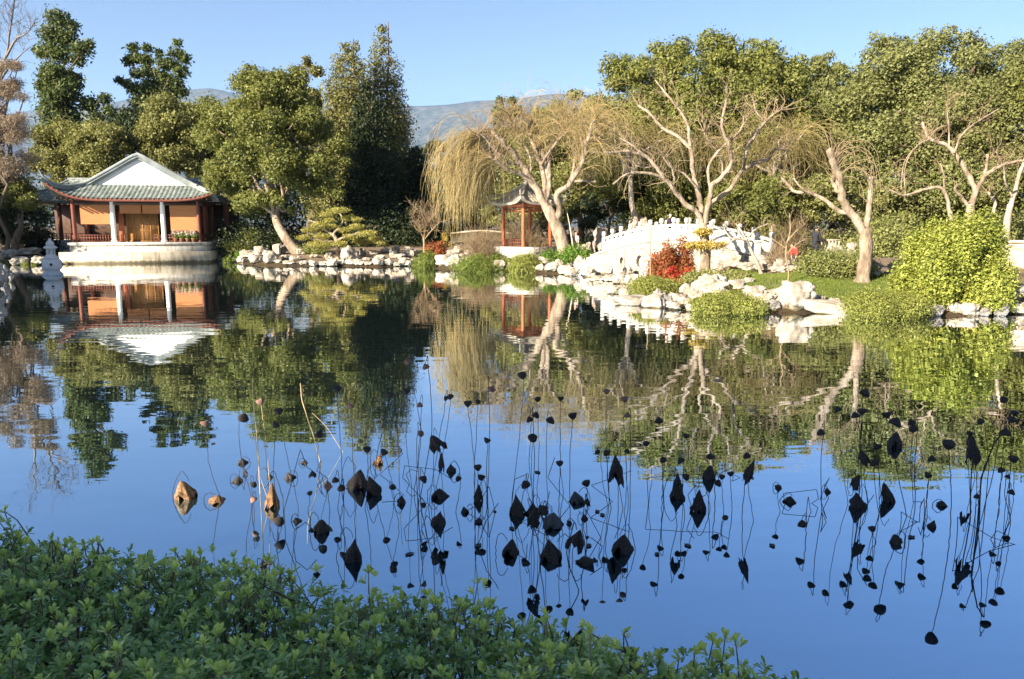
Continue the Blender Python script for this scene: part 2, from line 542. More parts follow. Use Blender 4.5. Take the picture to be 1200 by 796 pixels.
# mountains, about three kilometres off
rng = np.random.default_rng(5)
ridge_px = [(-900, 150), (-300, 130), (0, 136), (50, 126), (130, 118), (180, 110), (215, 106), (245, 103), (262, 106), (285, 114), (400, 122), (490, 124), (530, 122), (560, 118), (600, 116), (640, 111),
            (655, 110), (700, 112), (800, 116), (1000, 122), (1200, 128), (1600, 140), (2200, 150)]
rp = np.array(ridge_px, float)
DM = 9000.0
u = np.linspace(-900, 2200, 420)
ry = np.interp(u, rp[:, 0], rp[:, 1])
ridge_pts = np.array([at(a, b, DM) for a, b in zip(u, ry)])
rows = []
nv = 44
for j in range(nv):
    s = j / (nv - 1)
    yy = DM - 3800 * (1 - s)
    row = []
    for i in range(len(u)):
        x = ridge_pts[i, 0]
        h = ridge_pts[i, 2]
        n0 = mnoise.ridged_multi_fractal(Vector((x / 1500, yy / 2000, 3.1)), 1.0, 2.1, 6, 0.9, 2.0)
        prof = s ** 1.35
        z = h * prof + (n0 - 1.1) * 520 * (s * (1 - s) * 3.2 + 0.04 * s)
        row.append((x * (0.75 + 0.25 * s) if False else x, yy, max(z, -5)))
    rows.append(row)
back = [(p[0], DM + 1400, -20) for p in rows[-1]]
rows.append(back)
mb = MB()
mb.grid(np.array(rows).transpose(1, 0, 2))
M['mountain'] = pmat('chaparral_mountain', [(0.02, 0.032, 0.03), (0.045, 0.053, 0.048), (0.105, 0.098, 0.09)], 0.011, 0.95, pos=[.38, .5, .68], detail=10)
mo = mb.build('mountains', M['mountain'], smooth=True)
tag(mo, 'hazy blue mountain range far behind the trees', None, kind='structure')

# the air between: one box of thin haze round the camera and the whole scene
m, t, out = newmat('haze_air')
pv = t.nodes.new('ShaderNodeVolumePrincipled')
pv.inputs['Color'].default_value = (0.46, 0.66, 1.0, 1)
pv.inputs['Density'].default_value = 0.000042
t.links.new(pv.outputs[0], out.inputs['Volume'])
mb = MB()
mb.box((0, 5200, 1050), (36000, 13000, 2106))
hz = mb.build('haze', m)
tag(hz, 'thin pale blue haze in the air', None, kind='stuff')
SC.cycles.volume_bounces = 0

# ------------------------------------------------------------------ plants: builders


def leaf_cloud(mb, rng, Cc, Rr, n, L, W=None, out=0.6, up=0.25, rnd=0.8, droop=0.0, inner=0.35, fold=0.12, mi=0, pw=0.6, cut=None, fuzz=0.14):
    Cc = np.asarray(Cc, float).reshape(-1, 3)
    Rr = np.asarray(Rr, float)
    if Rr.ndim == 1:
        Rr = np.repeat(Rr[:, None], 3, 1)
    wt = np.prod(Rr, 1) ** (2 / 3)
    idx = rng.choice(len(Cc), n, p=wt / wt.sum())
    d = nrm(rng.normal(size=(n, 3)))
    rad = rng.uniform(inner, 1.06, n) ** pw
    fz = rng.random(n) < fuzz
    rad = np.where(fz, rng.uniform(.9, 1.5, n), rad)
    P = Cc[idx] + d * rad[:, None] * Rr[idx]
    if cut is not None:
        keep = P[:, 2] > cut
        P, d = P[keep], d[keep]
        n = len(P)
    N = nrm(d * out + np.array((0, 0, up)) + rng.normal(size=(n, 3)) * rnd * .6)
    T = nrm(np.cross(N, rng.normal(size=(n, 3))))
    T[:, 2] -= droop
    T = nrm(T)
    B = nrm(np.cross(N, T))
    l = L * rng.uniform(.55, 1.35, n)[:, None]
    W = W or L * .55
    ww = l * (W / L)
    V = np.stack([P, P + T * l * .5 + B * ww * .5 - N * l * fold, P + T * l, P + T * l * .5 - B * ww * .5 - N * l * fold], 1).reshape(-1, 3)
    mb.add(V, np.arange(n * 4).reshape(n, 4), mi)


def subclumps(rng, ells, Y, n, rr, depth=0.8, surf=0.7):
    """fill picture ellipses (px, py, rx, ry[, dY]) at distance Y with smaller clumps; centres and radii in metres"""
    k = mpp(Y)
    Cc, Rr = [], []
    a = np.array([e[2] * e[3] for e in ells], float)
    for i in rng.choice(len(ells), n, p=a / a.sum()):
        e = ells[i]
        d = nrm(rng.normal(size=3))
        rad = rng.uniform(surf, 0.95) ** .7
        dy = e[4] if len(e) > 4 else 0
        q = at(e[0] + d[0] * rad * e[2] * .85, e[1] - d[2] * rad * e[3] * .85, Y + dy + d[1] * rad * depth * e[2] * k)
        r = rng.uniform(*rr) * min(e[2], e[3]) * k
        Cc.append(q)
        Rr.append((r, r, r * rng.uniform(.55, .85)))
    return np.array(Cc), np.array(Rr)


def curve_pts(a, b, rng, n=6, sag=0.0, wob=0.1):
    a, b = np.asarray(a), np.asarray(b)
    t = np.linspace(0, 1, n)[:, None]
    L = np.linalg.norm(b - a)
    P = a + (b - a) * t
    P += rng.normal(size=(n, 3)) * wob * L * .3 * np.sin(t * math.pi)
    P[:, 2] += sag * L * np.sin(t[:, 0] * math.pi)
    return P


def crown_tree(name, label, ells, Y, base_px, mat, leaf=0.3, n=40000, clumps=45, rr=(.3, .5), bark='bark_brown', seed=1, r0=0.35, depth=.8, trunk_pts=None, cat='tree',
               limbs=9, group=None, extra=None, **kw):
    rng = np.random.default_rng(seed)
    k = mpp(Y)
    cx = np.mean([e[0] for e in ells])
    cy = np.mean([e[1] for e in ells])
    top = at(cx, cy, Y)
    if trunk_pts is None:
        bx = at(base_px, 300, Y)[0]
        b = np.array((bx, Y, zt1(bx, Y) - .1))
        tp = curve_pts(b, top, rng, 7, 0, .12)
    else:
        tp = np.array(trunk_pts)
        b = tp[0]
    e = empty(name, b)
    tag(e, label, cat, group)
    mb = MB()
    mb.tubes(tp, np.linspace(r0, r0 * .45, len(tp)), 9)
    Cc, Rr = subclumps(rng, ells, Y, clumps, rr, depth)
    if extra is not None:
        ec = np.array([at(q[0], q[1], Y + (q[3] if len(q) > 3 else 0)) for q in extra])
        er = np.array([(q[2] * k, q[2] * k, q[2] * k * .8) for q in extra])
        Cc, Rr = np.r_[Cc, ec], np.r_[Rr, er]
    order = rng.permutation(len(Cc))[:limbs]
    for j in order:
        i0 = rng.integers(len(tp) // 2, len(tp))
        P = curve_pts(tp[i0], Cc[j], rng, 6, .08, .25)
        mb.tubes(P, np.linspace(r0 * .4, .03, 6), 6)
    mb.build('trunk', M[bark], e, smooth=True, loc=b).location = (0, 0, 0)
    cb = MB()
    leaf_cloud(cb, rng, Cc, Rr, n, leaf, **kw)
    cb.build('crown', mat, e, loc=b).location = (0, 0, 0)
    return e


def conifer(name, label, px, ytop, ybot, half, Y, mat, seed=1, n=30000, leaf=.35, base_y=None, power=.75, cat='tree', levels=16, droop=.5, lean=0, up=.1):
    rng = np.random.default_rng(seed)
    k = mpp(Y)
    bx = at(px, 300, Y)[0]
    b = np.array((bx, Y, zt1(bx, Y) - .1))
    top = at(px + lean, ytop, Y)
    e = tag(empty(name, b), label, cat)
    mb = MB()
    tp = curve_pts(b, top, rng, 8, 0, .02)
    mb.tubes(tp, np.linspace(.4, .05, 8), 8)
    Cc, Rr = [], []
    zb = at(px, ybot, Y)[2]
    for i in range(levels):
        s = (i + .6) / levels
        z = top[2] + (zb - top[2]) * s
        R0 = half * k * s ** power * rng.uniform(.75, 1.15)
        m_ = 4 + int(5 * s)
        a0 = rng.uniform(0, 6.28)
        for j in range(m_):
            a = a0 + j * 2 * math.pi / m_ + rng.normal() * .2
            q = np.array((bx + lean * k * (1 - s), Y, z)) + np.array((math.cos(a), math.sin(a), 0)) * R0 * rng.uniform(.3, .78)
            q[2] -= R0 * .15
            Cc.append(q)
            r = max(R0 * rng.uniform(.34, .62), .5)
            Rr.append((r, r, r * rng.uniform(.7, 1.2)))
            if rng.random() < .35:
                P = curve_pts((bx, Y, z + R0 * .25), q, rng, 4, .05, .1)
                mb.tubes(P, np.linspace(.07, .02, 4), 4)
    mb.build('trunk', M['bark_brown'], e, True, loc=b).location = (0, 0, 0)
    cb = MB()
    leaf_cloud(cb, rng, Cc, Rr, n, leaf, leaf * .45, droop=droop, inner=.15, up=up)
    cb.build('crown', mat, e, loc=b).location = (0, 0, 0)
    return e


def grow(rng, S, D, L, m=6, droop=0.0, wander=.12, up=0.0):
    """S (N,3) starts, D (N,3) directions, L (N,) lengths: curved polylines (N,m,3)"""
    N = len(S)
    P = np.zeros((N, m, 3))
    P[:, 0] = S
    d = nrm(D)
    st = (L / (m - 1))[:, None]
    for i in range(1, m):
        d = d + rng.normal(size=(N, 3)) * wander
        d[:, 2] += up - droop * (i / m)
        d = nrm(d)
        P[:, i] = P[:, i - 1] + d * st
    return P


def along(rng, lines, n, lo=0.3, hi=1.0):
    """n random points with tangents on polylines (list of (m,3)), chosen by length"""
    Ls = np.array([np.linalg.norm(np.diff(p, axis=0), axis=1).sum() for p in lines])
    idx = rng.choice(len(lines), n, p=Ls / Ls.sum())
    S, T = np.zeros((n, 3)), np.zeros((n, 3))
    for i, j in enumerate(idx):
        p = lines[j]
        f = rng.uniform(lo, hi) * (len(p) - 1)
        a = min(int(f), len(p) - 2)
        S[i] = p[a] + (p[a + 1] - p[a]) * (f - a)
        T[i] = p[a + 1] - p[a]
    return S, nrm(T)


def smooth_line(P, n=14):
    """Catmull-Rom through the rows of P"""
    P = np.asarray(P, float)
    if len(P) < 3:
        t = np.linspace(0, 1, n)[:, None]
        return P[0] + (P[-1] - P[0]) * t
    Q = np.vstack([2 * P[0] - P[1], P, 2 * P[-1] - P[-2]])
    out = []
    m_ = len(P) - 1
    for tt in np.linspace(0, m_, n):
        i = min(int(tt), m_ - 1)
        f = tt - i
        a, b, c, d = Q[i:i + 4]
        out.append(.5 * ((2 * b) + (-a + c) * f + (2 * a - 5 * b + 4 * c - d) * f * f + (-a + 3 * b - 3 * c + d) * f ** 3))
    return np.array(out)


def traced_tree(name, label, Y, limbs, seed=1, bark='bark_white', twig='twig_pale', n1=120, l1=(.5, 1.4), n2=260, l2=(.3, .9), r1=.022, up1=.08, droop1=0., cat='tree', strands=None, spread=.35, stub=None, low=.35):
    """bare tree: limbs traced as [(radius px at start, radius px at end, [(px, py[, dY])...])], first one the trunk; fine branches grown on them"""
    rng = np.random.default_rng(seed)
    k = mpp(Y)
    b3 = hit_at(limbs[0][2][0], Y)
    e = tag(empty(name, b3), label, cat)
    mb = MB()
    lines = []
    for i, lm in enumerate(limbs):
        ra, rb, pts = lm[:3]
        P = []
        dy0 = 0
        ph = rng.uniform(-1, 1)
        for q_, q in enumerate(pts):
            dY = q[2] if len(q) > 2 else ph * spread * q_ * k * 20 * (0 if i == 0 else 1)
            P.append(at(q[0], q[1], Y + dY))
        if i == 0:
            P[0] = b3
        n_ = max(6, 4 * len(P))
        Ps = smooth_line(P, n_)
        rad = np.linspace(ra * k, rb * k, n_)
        if i == 0:
            rad[:3] *= (1.35, 1.15, 1.05)
        if i == 0:
            rad *= 1 + .05 * np.sin(np.arange(n_) * 1.1 + 1)
        else:
            rad *= (1 + .07 * np.sin(np.arange(n_) * 1.7 + i)) * .8
            Ps[2:-1] += rng.normal(size=(n_ - 3, 3)) * ra * k * .10
        if rb > 1.5:            # sawn-off stub
            Ps = np.vstack([Ps, Ps[-1] + (Ps[-1] - Ps[-2]) * .08, Ps[-1] + (Ps[-1] - Ps[-2]) * .1])
            rad = np.r_[rad, rad[-1] * .85, .002]
        mb.tubes(Ps, rad, 9 if ra > 3 else 6)
        lines.append(Ps)
    o = mb.build('trunk', M[bark], e, True, loc=b3)
    o.location = (0, 0, 0)
    src = lines[1:] if len(lines) > 1 else lines
    S, T = along(rng, src, n1, low)
    D = T * .5 + nrm(rng.normal(size=T.shape)) * .8 + np.array((0, 0, .35))
    P1 = grow(rng, S, D, rng.uniform(*l1, n1), 7, droop1, .24, up1)
    bb = MB()
    bb.tubes(P1, np.linspace(r1, r1 * .4, 7)[None].repeat(n1, 0) * rng.uniform(.6, 1.3, n1)[:, None], 4)
    S, T = along(rng, list(P1), n2, .3)
    D = T * .7 + nrm(rng.normal(size=T.shape)) * .7 + np.array((0, 0, .1))
    P2 = grow(rng, S, D, rng.uniform(*l2, n2), 5, droop1 * 1.5, .16, up1 * .5)
    bb.tubes(P2, np.linspace(r1 * .5, r1 * .22, 5)[None].repeat(n2, 0), 3)
    o = bb.build('branches', M[twig], e, loc=b3)
    o.location = (0, 0, 0)
    return e, lines, P1, P2, b3


def hit_at(q, Y):
    """foot of a thing seen at pixel q, at distance Y: on the ground there"""
    p = at(q[0], q[1], Y)
    return np.array((p[0], Y, zt1(p[0], Y) - .08))


def shrub(name, label, px, py, rx, ry, mat, n=5000, leaf=.12, cat='shrub', seed=1, Y=None, clumps=26, rr=(.35, .6), depth=1.0, group=None, cut=True, stems=True, boxy=0.75, **kw):
    """rounded shrub: px, py the middle of its foot; rx, ry its half width and height in pixels"""
    rng = np.random.default_rng(seed)
    b = hit(px, py) if Y is None else hit_at((px, py), Y)
    k = mpp(b[1])
    e = tag(empty(name, b), label, cat, group)
    Cc, Rr = [], []
    for i in range(clumps):
        d = nrm(rng.normal(size=3))
        d[2] = abs(d[2])
        d = np.sign(d) * np.abs(d) ** boxy
        rad = rng.uniform(.35, .82)
        Cc.append(b + np.array((d[0] * rx * k, d[1] * rx * depth * k, d[2] * ry * k)) * rad)
        r = rng.uniform(*rr) * min(rx, ry) * k
        Rr.append((r * min(rx / ry, 1.6), r * min(rx / ry, 1.6), r))
    if stems:
        mb = MB()
        for i in range(7):
            P = curve_pts(b + rng.normal(size=3) * np.array((.1, .1, 0)) - np.array((0, 0, .1)), Cc[i % len(Cc)], rng, 5, .05, .2)
            mb.tubes(P, np.linspace(.03, .008, 5), 5)
        mb.build('stems', M['bark_brown'], e, loc=b).location = (0, 0, 0)
    cb = MB()
    leaf_cloud(cb, rng, Cc, Rr, n, leaf, cut=b[2] - .1 if cut else None, **kw)
    cb.build('foliage', mat, e, loc=b).location = (0, 0, 0)
    return e


def bare_shrub(name, label, px, py, rx, ry, mat, n=60, seed=1, Y=None, cat='shrub', r=.012, n2=160, fan=.6):
    rng = np.random.default_rng(seed)
    b = hit(px, py) if Y is None else hit_at((px, py), Y)
    k = mpp(b[1])
    e = tag(empty(name, b), label, cat)
    S = b + rng.normal(size=(n, 3)) * np.array((rx * k * .12, rx * k * .12, 0)) - np.array((0, 0, .05))
    D = rng.normal(size=(n, 3)) * fan * rx / ry + np.array((0, 0, 1))
    D[:, 2] = np.abs(D[:, 2])
    P = grow(rng, S, D, ry * k * rng.uniform(.6, 1.1, n), 7, 0, .12)
    mb = MB()
    mb.tubes(P, np.linspace(r, r * .4, 7)[None].repeat(n, 0), 4)
    mb.build('stems', mat, e, loc=b).location = (0, 0, 0)
    S, T = along(rng, list(P), n2, .3)
    P2 = grow(rng, S, T + nrm(rng.normal(size=T.shape)) * .9, ry * k * rng.uniform(.15, .4, n2), 5, 0, .15)
    mb = MB()
    mb.tubes(P2, np.linspace(r * .5, r * .25, 5)[None].repeat(n2, 0), 3)
    mb.build('twigs', mat, e, loc=b).location = (0, 0, 0)
    return e

# ================================================================== BUILDINGS


def roof_side(mb, o, xd, yd, h, r, D, ze, zr, upL=.4, upR=.4, pitch=.3, nv=9, bump=.05, out=.0, pw=1.3):
    """one tiled slope: eave from o - xd*h to o + xd*h, rising inward along yd over depth D; r half length of its top edge"""
    o, xd, yd = np.asarray(o, float), np.asarray(xd, float), np.asarray(yd, float)
    nt_ = max(4, int(2 * h / pitch))
    s = np.linspace(-h, h, nt_ * 6 + 1)
    vm = np.clip((h - np.abs(s)) / max(h - r, 1e-3), 0, 1)
    V = np.zeros((len(s), nv, 3))
    un = np.abs(s) / h
    up = np.where(s < 0, upL, upR) * un ** 5
    for j in range(nv):
        v = vm * j / (nv - 1)
        z = ze + (zr - ze) * v ** pw + up * (1 - v) ** 2
        z = z + bump * np.abs(np.sin(np.pi * s / pitch)) ** .6
        dep = D * v - out * un ** 5 * (1 - v) ** 2
        V[:, j] = o + xd * s[:, None] + yd * dep[:, None]
        V[:, j, 2] = z
    mb.grid(V, flip=True)
    # the underside, a hand's breadth lower
    V2 = V[::6].copy()
    V2[:, :, 2] -= .16
    mb.grid(V2)
    e = np.stack([V[::6, 0], V2[:, 0]], 1)
    mb.grid(e)
    return V


def ridge_line(mb, P, w=.14, hh=.16):
    P = np.asarray(P, float)
    mb.tubes(smooth_line(P, max(8, 3 * len(P))), w, 6)
    Q = P.copy()
    Q[:, 2] -= hh
    mb.tubes(smooth_line(Q, max(8, 3 * len(P))), w * 1.15, 6)


def fence_rail(mb, a, b, h, npost=8, t=.05):
    """low railing: two rails, posts and fretwork bars"""
    a, b = np.asarray(a, float), np.asarray(b, float)
    L = np.linalg.norm(b - a)
    rz = math.atan2(b[1] - a[1], b[0] - a[0])
    c = (a + b) / 2
    for z in (h, h * .62, .1):
        mb.box(c + np.array((0, 0, z)), (L, t, t), rz)
    for i in range(npost + 1):
        q = a + (b - a) * i / npost
        mb.box(q + np.array((0, 0, h / 2 + .01)), (t * 1.1, t * 1.1, h + .02), rz)


# ---- the hall on the left shore
HX, HY = at(166, 300, 64)[0], 64.0
zf = at(166, 284, HY)[2]                     # floor of the hall
hall = tag(empty('hall', (HX, HY, 0), R(12)), 'white gabled hall with grey tiled roof and orange blinds on a stone platform', 'pavilion')


def hb(mb, name, mat, smooth=False):
    return mb.build(name, mat, hall, smooth)


mb = MB()
mb.box((.2, 3.3, zf / 2 - .3), (10.6, 9.4, zf + .6))
mb.box((.2, 3.3, zf - .12), (10.8, 9.62, .22))
hb(mb, 'platform', M['platform'])
mb = MB()
mb.box((.25, 1.0, (zf - .75) / 2 - .3), (11.5, 7.4, zf - .75 + .6))
hb(mb, 'lower_terrace', M['terrace'])
mb = MB()
for x in (-5.0, -1.95, 1.95, 5.0):
    pass
colx = [(97.5 - 166) * HY / F, (138.5 - 166) * HY / F, (192 - 166) * HY / F, (231 - 166) * HY / F]
ztop = zf + 3.25
for i, x in enumerate(colx):
    mb = MB()
    mb.tubes(np.array([(x, 0, zf), (x, 0, ztop + .3)]), .17 if i in (0, 3) else .19, 14)
    mb.tubes(np.array([(x, 0, zf), (x, 0, zf + .18)]), .27, 14)
    o = hb(mb, 'column', M['redwood'] if i in (0, 3) else M['plaster'], True)
    if i in (1, 2):
        tag(o, 'white column')
for x in (colx[0], colx[3]):
    for y in (3.0, 6.0):
        mb = MB()
        mb.tubes(np.array([(x, y, zf), (x, y, ztop + .3)]), .2, 10)
        hb(mb, 'column', M['redwood'], True)
mb = MB()
mb.box((0, 0, ztop + .05), (10.3, .26, .34))
mb.box((0, -.2, ztop + .32), (11, .5, .2))
for x in (colx[0], colx[3]):
    mb.box((x, 3.4, ztop + .05), (.24, 6.6, .34))
for i in range(30):
    mb.box((-5.8 + i * .4, -.75, ztop + .38), (.1, 1.3, .1))
hb(mb, 'eave_beam', M['darkwood'])
mb = MB()
mb.box((0, 3.2, zf + 1.75), (10.0, .12, 3.5))
mb.box((0, 3.2, ztop + .45), (10.6, 6.6, .1))
hb(mb, 'back_wall', M['darkwood'])
bl = [(98.5, 136, 237.5, 262.5), (141, 165, 239, 249.5), (165.6, 189, 239, 249.5), (195.5, 229, 239, 270)]
for x0, x1, y0, y1 in bl:
    a, b = at(x0, y0, HY), at(x1, y1, HY)
    mb = MB()
    Xs = np.linspace(a[0] - HX, b[0] - HX, 5)
    Zs = np.linspace(b[2], a[2], 60)
    V = np.array([[(x, .06 + .012 * (j % 2), z) for j, z in enumerate(Zs)] for x in Xs])
    mb.grid(V)
    V2 = V.copy()
    V2[:, :, 1] += .03
    mb.grid(V2, flip=True)
    mb.tubes(np.array([(Xs[0], .07, Zs[0]), (Xs[-1], .07, Zs[0])]), .05, 8)
    hb(mb, 'bamboo_blind', M['blind'])
a, b = at(152, 250, HY + 1), at(188.5, 282, HY + 1)
mb = MB()
xa, xb = a[0] - HX, b[0] - HX
mb.box(((xa + xb) / 2, 1.04, zf + 1.3), (xb - xa, .08, 2.6))
dr = hb(mb, 'door', M['doorwood'])
mb = MB()
nd = 4
for i in range(nd + 1):
    mb.box((xa + (xb - xa) * i / nd, .98, zf + 1.3), (.07, .06, 2.6))
for z in (.08, .95, 1.1, 2.55):
    mb.box(((xa + xb) / 2, .983, zf + z), (xb - xa, .05, .08))
for i in range(nd):
    for j in range(4):
        mb.box((xa + (xb - xa) * (i + .2 + .2 * j) / nd, .99, zf + 1.8), (.018, .03, 1.4))
    for j in range(7):
        mb.box((xa + (xb - xa) * (i + .5) / nd, .992, zf + 1.2 + .19 * j), ((xb - xa) / nd - .08, .028, .018))
o = mb.build('door_frame', M['doorwood'], dr)
mb = MB()
xp = (144 - 166) * HY / F
mb.box((xp, .8, zf + 1.3), (.42, .1, 2.6))
hb(mb, 'side_panel', M['orangewood'])
for i in range(3):
    mb = MB()
    fence_rail(mb, (colx[i] + .25, 0, zf), (colx[i + 1] - .25, 0, zf), .62, 12)
    if i != 1:
        hb(mb, 'railing', M['redwood'])
mb = MB()
fence_rail(mb, (colx[0] - .55, 0, zf), (colx[0] - .2, 0, zf), .62, 2)
fence_rail(mb, (colx[1] + .25, 0, zf), (colx[1] + .8, 0, zf), .62, 2)
fence_rail(mb, (colx[2] - .8, 0, zf), (colx[2] - .25, 0, zf), .62, 2)
fence_rail(mb, (colx[3], 0.3, zf), (colx[3], 6, zf), .62, 16)
fence_rail(mb, (colx[0], 0.3, zf), (colx[0], 6, zf), .62, 16)
hb(mb, 'railing', M['redwood'])
# roof
ze = at(166, 233.5, HY - 1.4)[2]
zs = at(166, 218, HY + 1.2)[2]
H0, R0 = 6.5, 4.25
VH, PW = 1 - R0 / H0, 1.08
zr = ze + (zs - ze) / (VH ** PW) * .97
mb = MB()
roof_side(mb, (0, -1.4, 0), (1, 0, 0), (0, 1, 0), H0, R0, 2.6, ze, zs, 1.35, .75, .36, pw=PW, bump=.10)
hb(mb, 'front_roof', M['tile'], True)
for sg in (-1, 1):
    mb = MB()
    y = np.linspace(-1.4, 4.2, 16 * 6 + 1)
    vmin_front = np.clip((y + 1.4) / 2.6, 0, 1) * VH
    vmax = np.where(y < 1.2, vmin_front, 1.0)
    V = np.zeros((len(y), 12, 3))
    upc = (1.35 if sg < 0 else .75) * np.clip(1 - (y + 1.4) / 6.5, 0, 1) ** 5
    for j in range(12):
        vv = vmax * j / 11
        V[:, j, 0] = sg * H0 * (1 - vv)
        V[:, j, 1] = y
        V[:, j, 2] = ze + (zr - ze) * vv ** PW + upc * (1 - vv) ** 2 + .05 * np.abs(np.sin(np.pi * y / .36)) ** .6
    mb.grid(V, flip=(sg < 0))
    V2 = V[::6].copy()
    V2[:, :, 2] -= .16
    mb.grid(V2, flip=(sg > 0))
    hb(mb, 'side_roof', M['tile'], True)


def prof(x):
    v = 1 - abs(x) / H0
    return ze + (zr - ze) * v ** PW


mb = MB()
P_ = np.array([(x, 4.15, prof(x) - .1) for x in np.linspace(-H0 + .1, H0 - .1, 31)])
B_ = P_.copy()
B_[:, 2] = ze
mb.grid(np.stack([P_, B_], 1))
hb(mb, 'back_gable', M['plaster'])
gb = [(x, prof(x)) for x in np.linspace(-R0 + .1, R0 - .1, 25)]
mb = MB()
P = np.array([(x, 1.3, z - .12) for x, z in gb])
B = P.copy()
B[:, 2] = zs - .1
mb.grid(np.stack([P, B], 1))
mb.grid(np.stack([P, B], 1) + np.array((0, .15, 0)), flip=True)
hb(mb, 'gable', M['plaster'])
mb = MB()
for off, wd, yy in ((0.26, .15, 1.05), (0.05, .12, 1.08), (-.12, .08, 1.14)):
    pts = []
    for x in np.linspace(-R0 - .1, R0 + .1, 23):
        z = prof(x) + off
        if abs(x) < .5:
            z -= .10 * (1 - abs(x) / .5)
        pts.append((x, yy, z))
    if off > .0:
        hipL = [(-H0 * (1 - VH * f) - (.15 if f < .1 else 0), -1.4 + 2.6 * f - (.05 if off < .2 else 0), ze + (zs - ze) * f ** PW + 1.35 * (1 - VH * f) ** 2 * (1 - f) ** 2 + off) for f in (0, .12, .25, .4, .55, .75)]
        hipR = [(H0 * (1 - VH * f), -1.4 + 2.6 * f - (.05 if off < .2 else 0), ze + (zs - ze) * f ** PW + .75 * (1 - VH * f) ** 2 * (1 - f) ** 2 + off) for f in (0, .12, .25, .4, .55, .75)]
        pts = hipL + pts + hipR[::-1]
    mb.tubes(np.array(pts), wd, 6)
hb(mb, 'gable_ridge', M['ridge'], True)
mb = MB()
z0 = ze + 1.35
mb.tubes(smooth_line([(-H0 + .2, -1.25, z0 + .15), (-H0 - .1, -1.5, z0 + .5), (-H0 - .3, -1.6, z0 + 1.0)], 9), np.linspace(.11, .03, 9), 6)
z0 = ze + .75
mb.tubes(smooth_line([(H0 - .2, -1.25, z0 + .15), (H0 + .15, -1.5, z0 + .3), (H0 + .35, -1.6, z0 + .55)], 9), np.linspace(.11, .03, 9), 6)
hb(mb, 'eave_horn', M['ridge'], True)
mb = MB()
s = np.linspace(-H0, H0, 33)
up_ = np.where(s < 0, 1.35, .75) * (np.abs(s) / H0) ** 5
mb.tubes(np.array([(a_, -1.4, ze + b_ - .12) for a_, b_ in zip(s, up_)]), .10, 6)
for i in range(36):
    x = -H0 + (i + .5) * .36
    mb.box((x, -1.42, ze + np.interp(x, s, up_) - .02), (.14, .06, .14))
hb(mb, 'eave_edge', M['redwood'])

# ---- the lower wing behind it
wc = at(156, 300, 72)[0] - 0.2
wing = tag(empty('veranda_wing', (wc, 74, 0)), 'dark veranda wing with low tiled hip roof behind the white gabled hall', 'pavilion')
wz = at(40, 238, 71)[2]
mb = MB()
for (o_, xd, yd, h_, r_) in (((0, -3.4, 0), (1, 0, 0), (0, 1, 0), 9.9, 6.5), ((0, 3.4, 0), (-1, 0, 0), (0, -1, 0), 9.9, 6.5), ((-9.9, 0, 0), (0, -1, 0), (1, 0, 0), 3.4, 0.02), ((9.9, 0, 0), (0, 1, 0), (-1, 0, 0), 3.4, 0.02)):
    roof_side(mb, o_, xd, yd, h_, r_, 3.4, wz, wz + 2.3, 1.5, 1.5, .36)
mb.build('roof', M['tile'], wing, True)
mb = MB()
ridge_line(mb, [(-6.6, 0, wz + 2.4), (0, 0, wz + 2.35), (6.6, 0, wz + 2.4)])
for sx in (-1, 1):
    for sy in (-1, 1):
        ridge_line(mb, [(sx * (9.9 - 3.4 * f), sy * (3.4 - 3.4 * f), wz + 2.3 * f ** 1.3 + 1.5 * (1 - f) ** 3 + .08) for f in (0, .2, .45, .7, 1)], .1, .1)
mb.build('ridge', M['ridge'], wing, True)
wf = 1.75
for px in (65, 80, 262):
    x = at(px, 250, 71)[0] - wc
    mb = MB()
    mb.tubes(np.array([(x, -2.4, wf), (x, -2.4, wz + .3)]), .2, 10)
    mb.build('column', M['redwood'], wing, True)
mb = MB()
mb.box((0, -2.4, wz + .1), (18.6, .25, .35))
mb.box((0, 1.8, (wz + wf) / 2), (18.6, .15, wz - wf))
mb.box((0, 0, wz + .3), (18.6, 5.2, .1))
mb.build('timber_frame', M['darkwood'], wing)
mb = MB()
mb.box((0, 0, wf / 2 - .2), (18.8, 6.2, wf + .4))
mb.build('base', M['platform'], wing)
mb = MB()
fence_rail(mb, (-9, -2.45, wf), (9.2, -2.45, wf), .6, 40)
mb.build('railing', M['redwood'], wing)

# ---- the red kiosk
ky = 53.0
kx = at(617, 290, ky)[0]
kz = at(617, 289, ky)[2]
kiosk = tag(empty('kiosk', (kx, ky, 0), R(36)), 'small open red kiosk with curved grey tiled roof behind the pollarded willow', 'kiosk')
mb = MB()
mb.box((0, 0, kz - .45), (3.3, 3.3, .9))
mb.build('base', M['marble'], kiosk)
kt = at(600, 241, ky)[2]
hs_ = 1.18
for sx in (-1, 1):
    for sy in (-1, 1):
        mb = MB()
        mb.tubes(np.array([(sx * hs_, sy * hs_, kz), (sx * hs_, sy * hs_, kt + .15)]), .13, 12)
        mb.build('column', M['orangewood'], kiosk, True)
for i in range(4):
    a_ = i * math.pi / 2
    xd = np.array((math.cos(a_), math.sin(a_), 0))
    yd = np.array((-math.sin(a_), math.cos(a_), 0))
    mb = MB()
    c_ = -yd * hs_
    mb.box(c_ + np.array((0, 0, kt - .02)), (2 * hs_, .14, .22), a_)
    mb.box(c_ + np.array((0, 0, kt - .4)), (2 * hs_ - .24, .07, .07), a_)
    for j in range(9):
        mb.box(c_ + xd * (-.9 + j * .225) + np.array((0, 0, kt - .24)), (.03, .05, .3), a_)
    mb.build('lintel', M['orangewood'], kiosk)
    if i != 1:
        mb = MB()
        fence_rail(mb, c_ - xd * (hs_ - .13) + np.array((0, 0, kz)), c_ + xd * (hs_ - .13) + np.array((0, 0, kz)), .5, 9, .05)
        mb.build('railing', M['redwood'], kiosk)
mb = MB()
he = 2.0
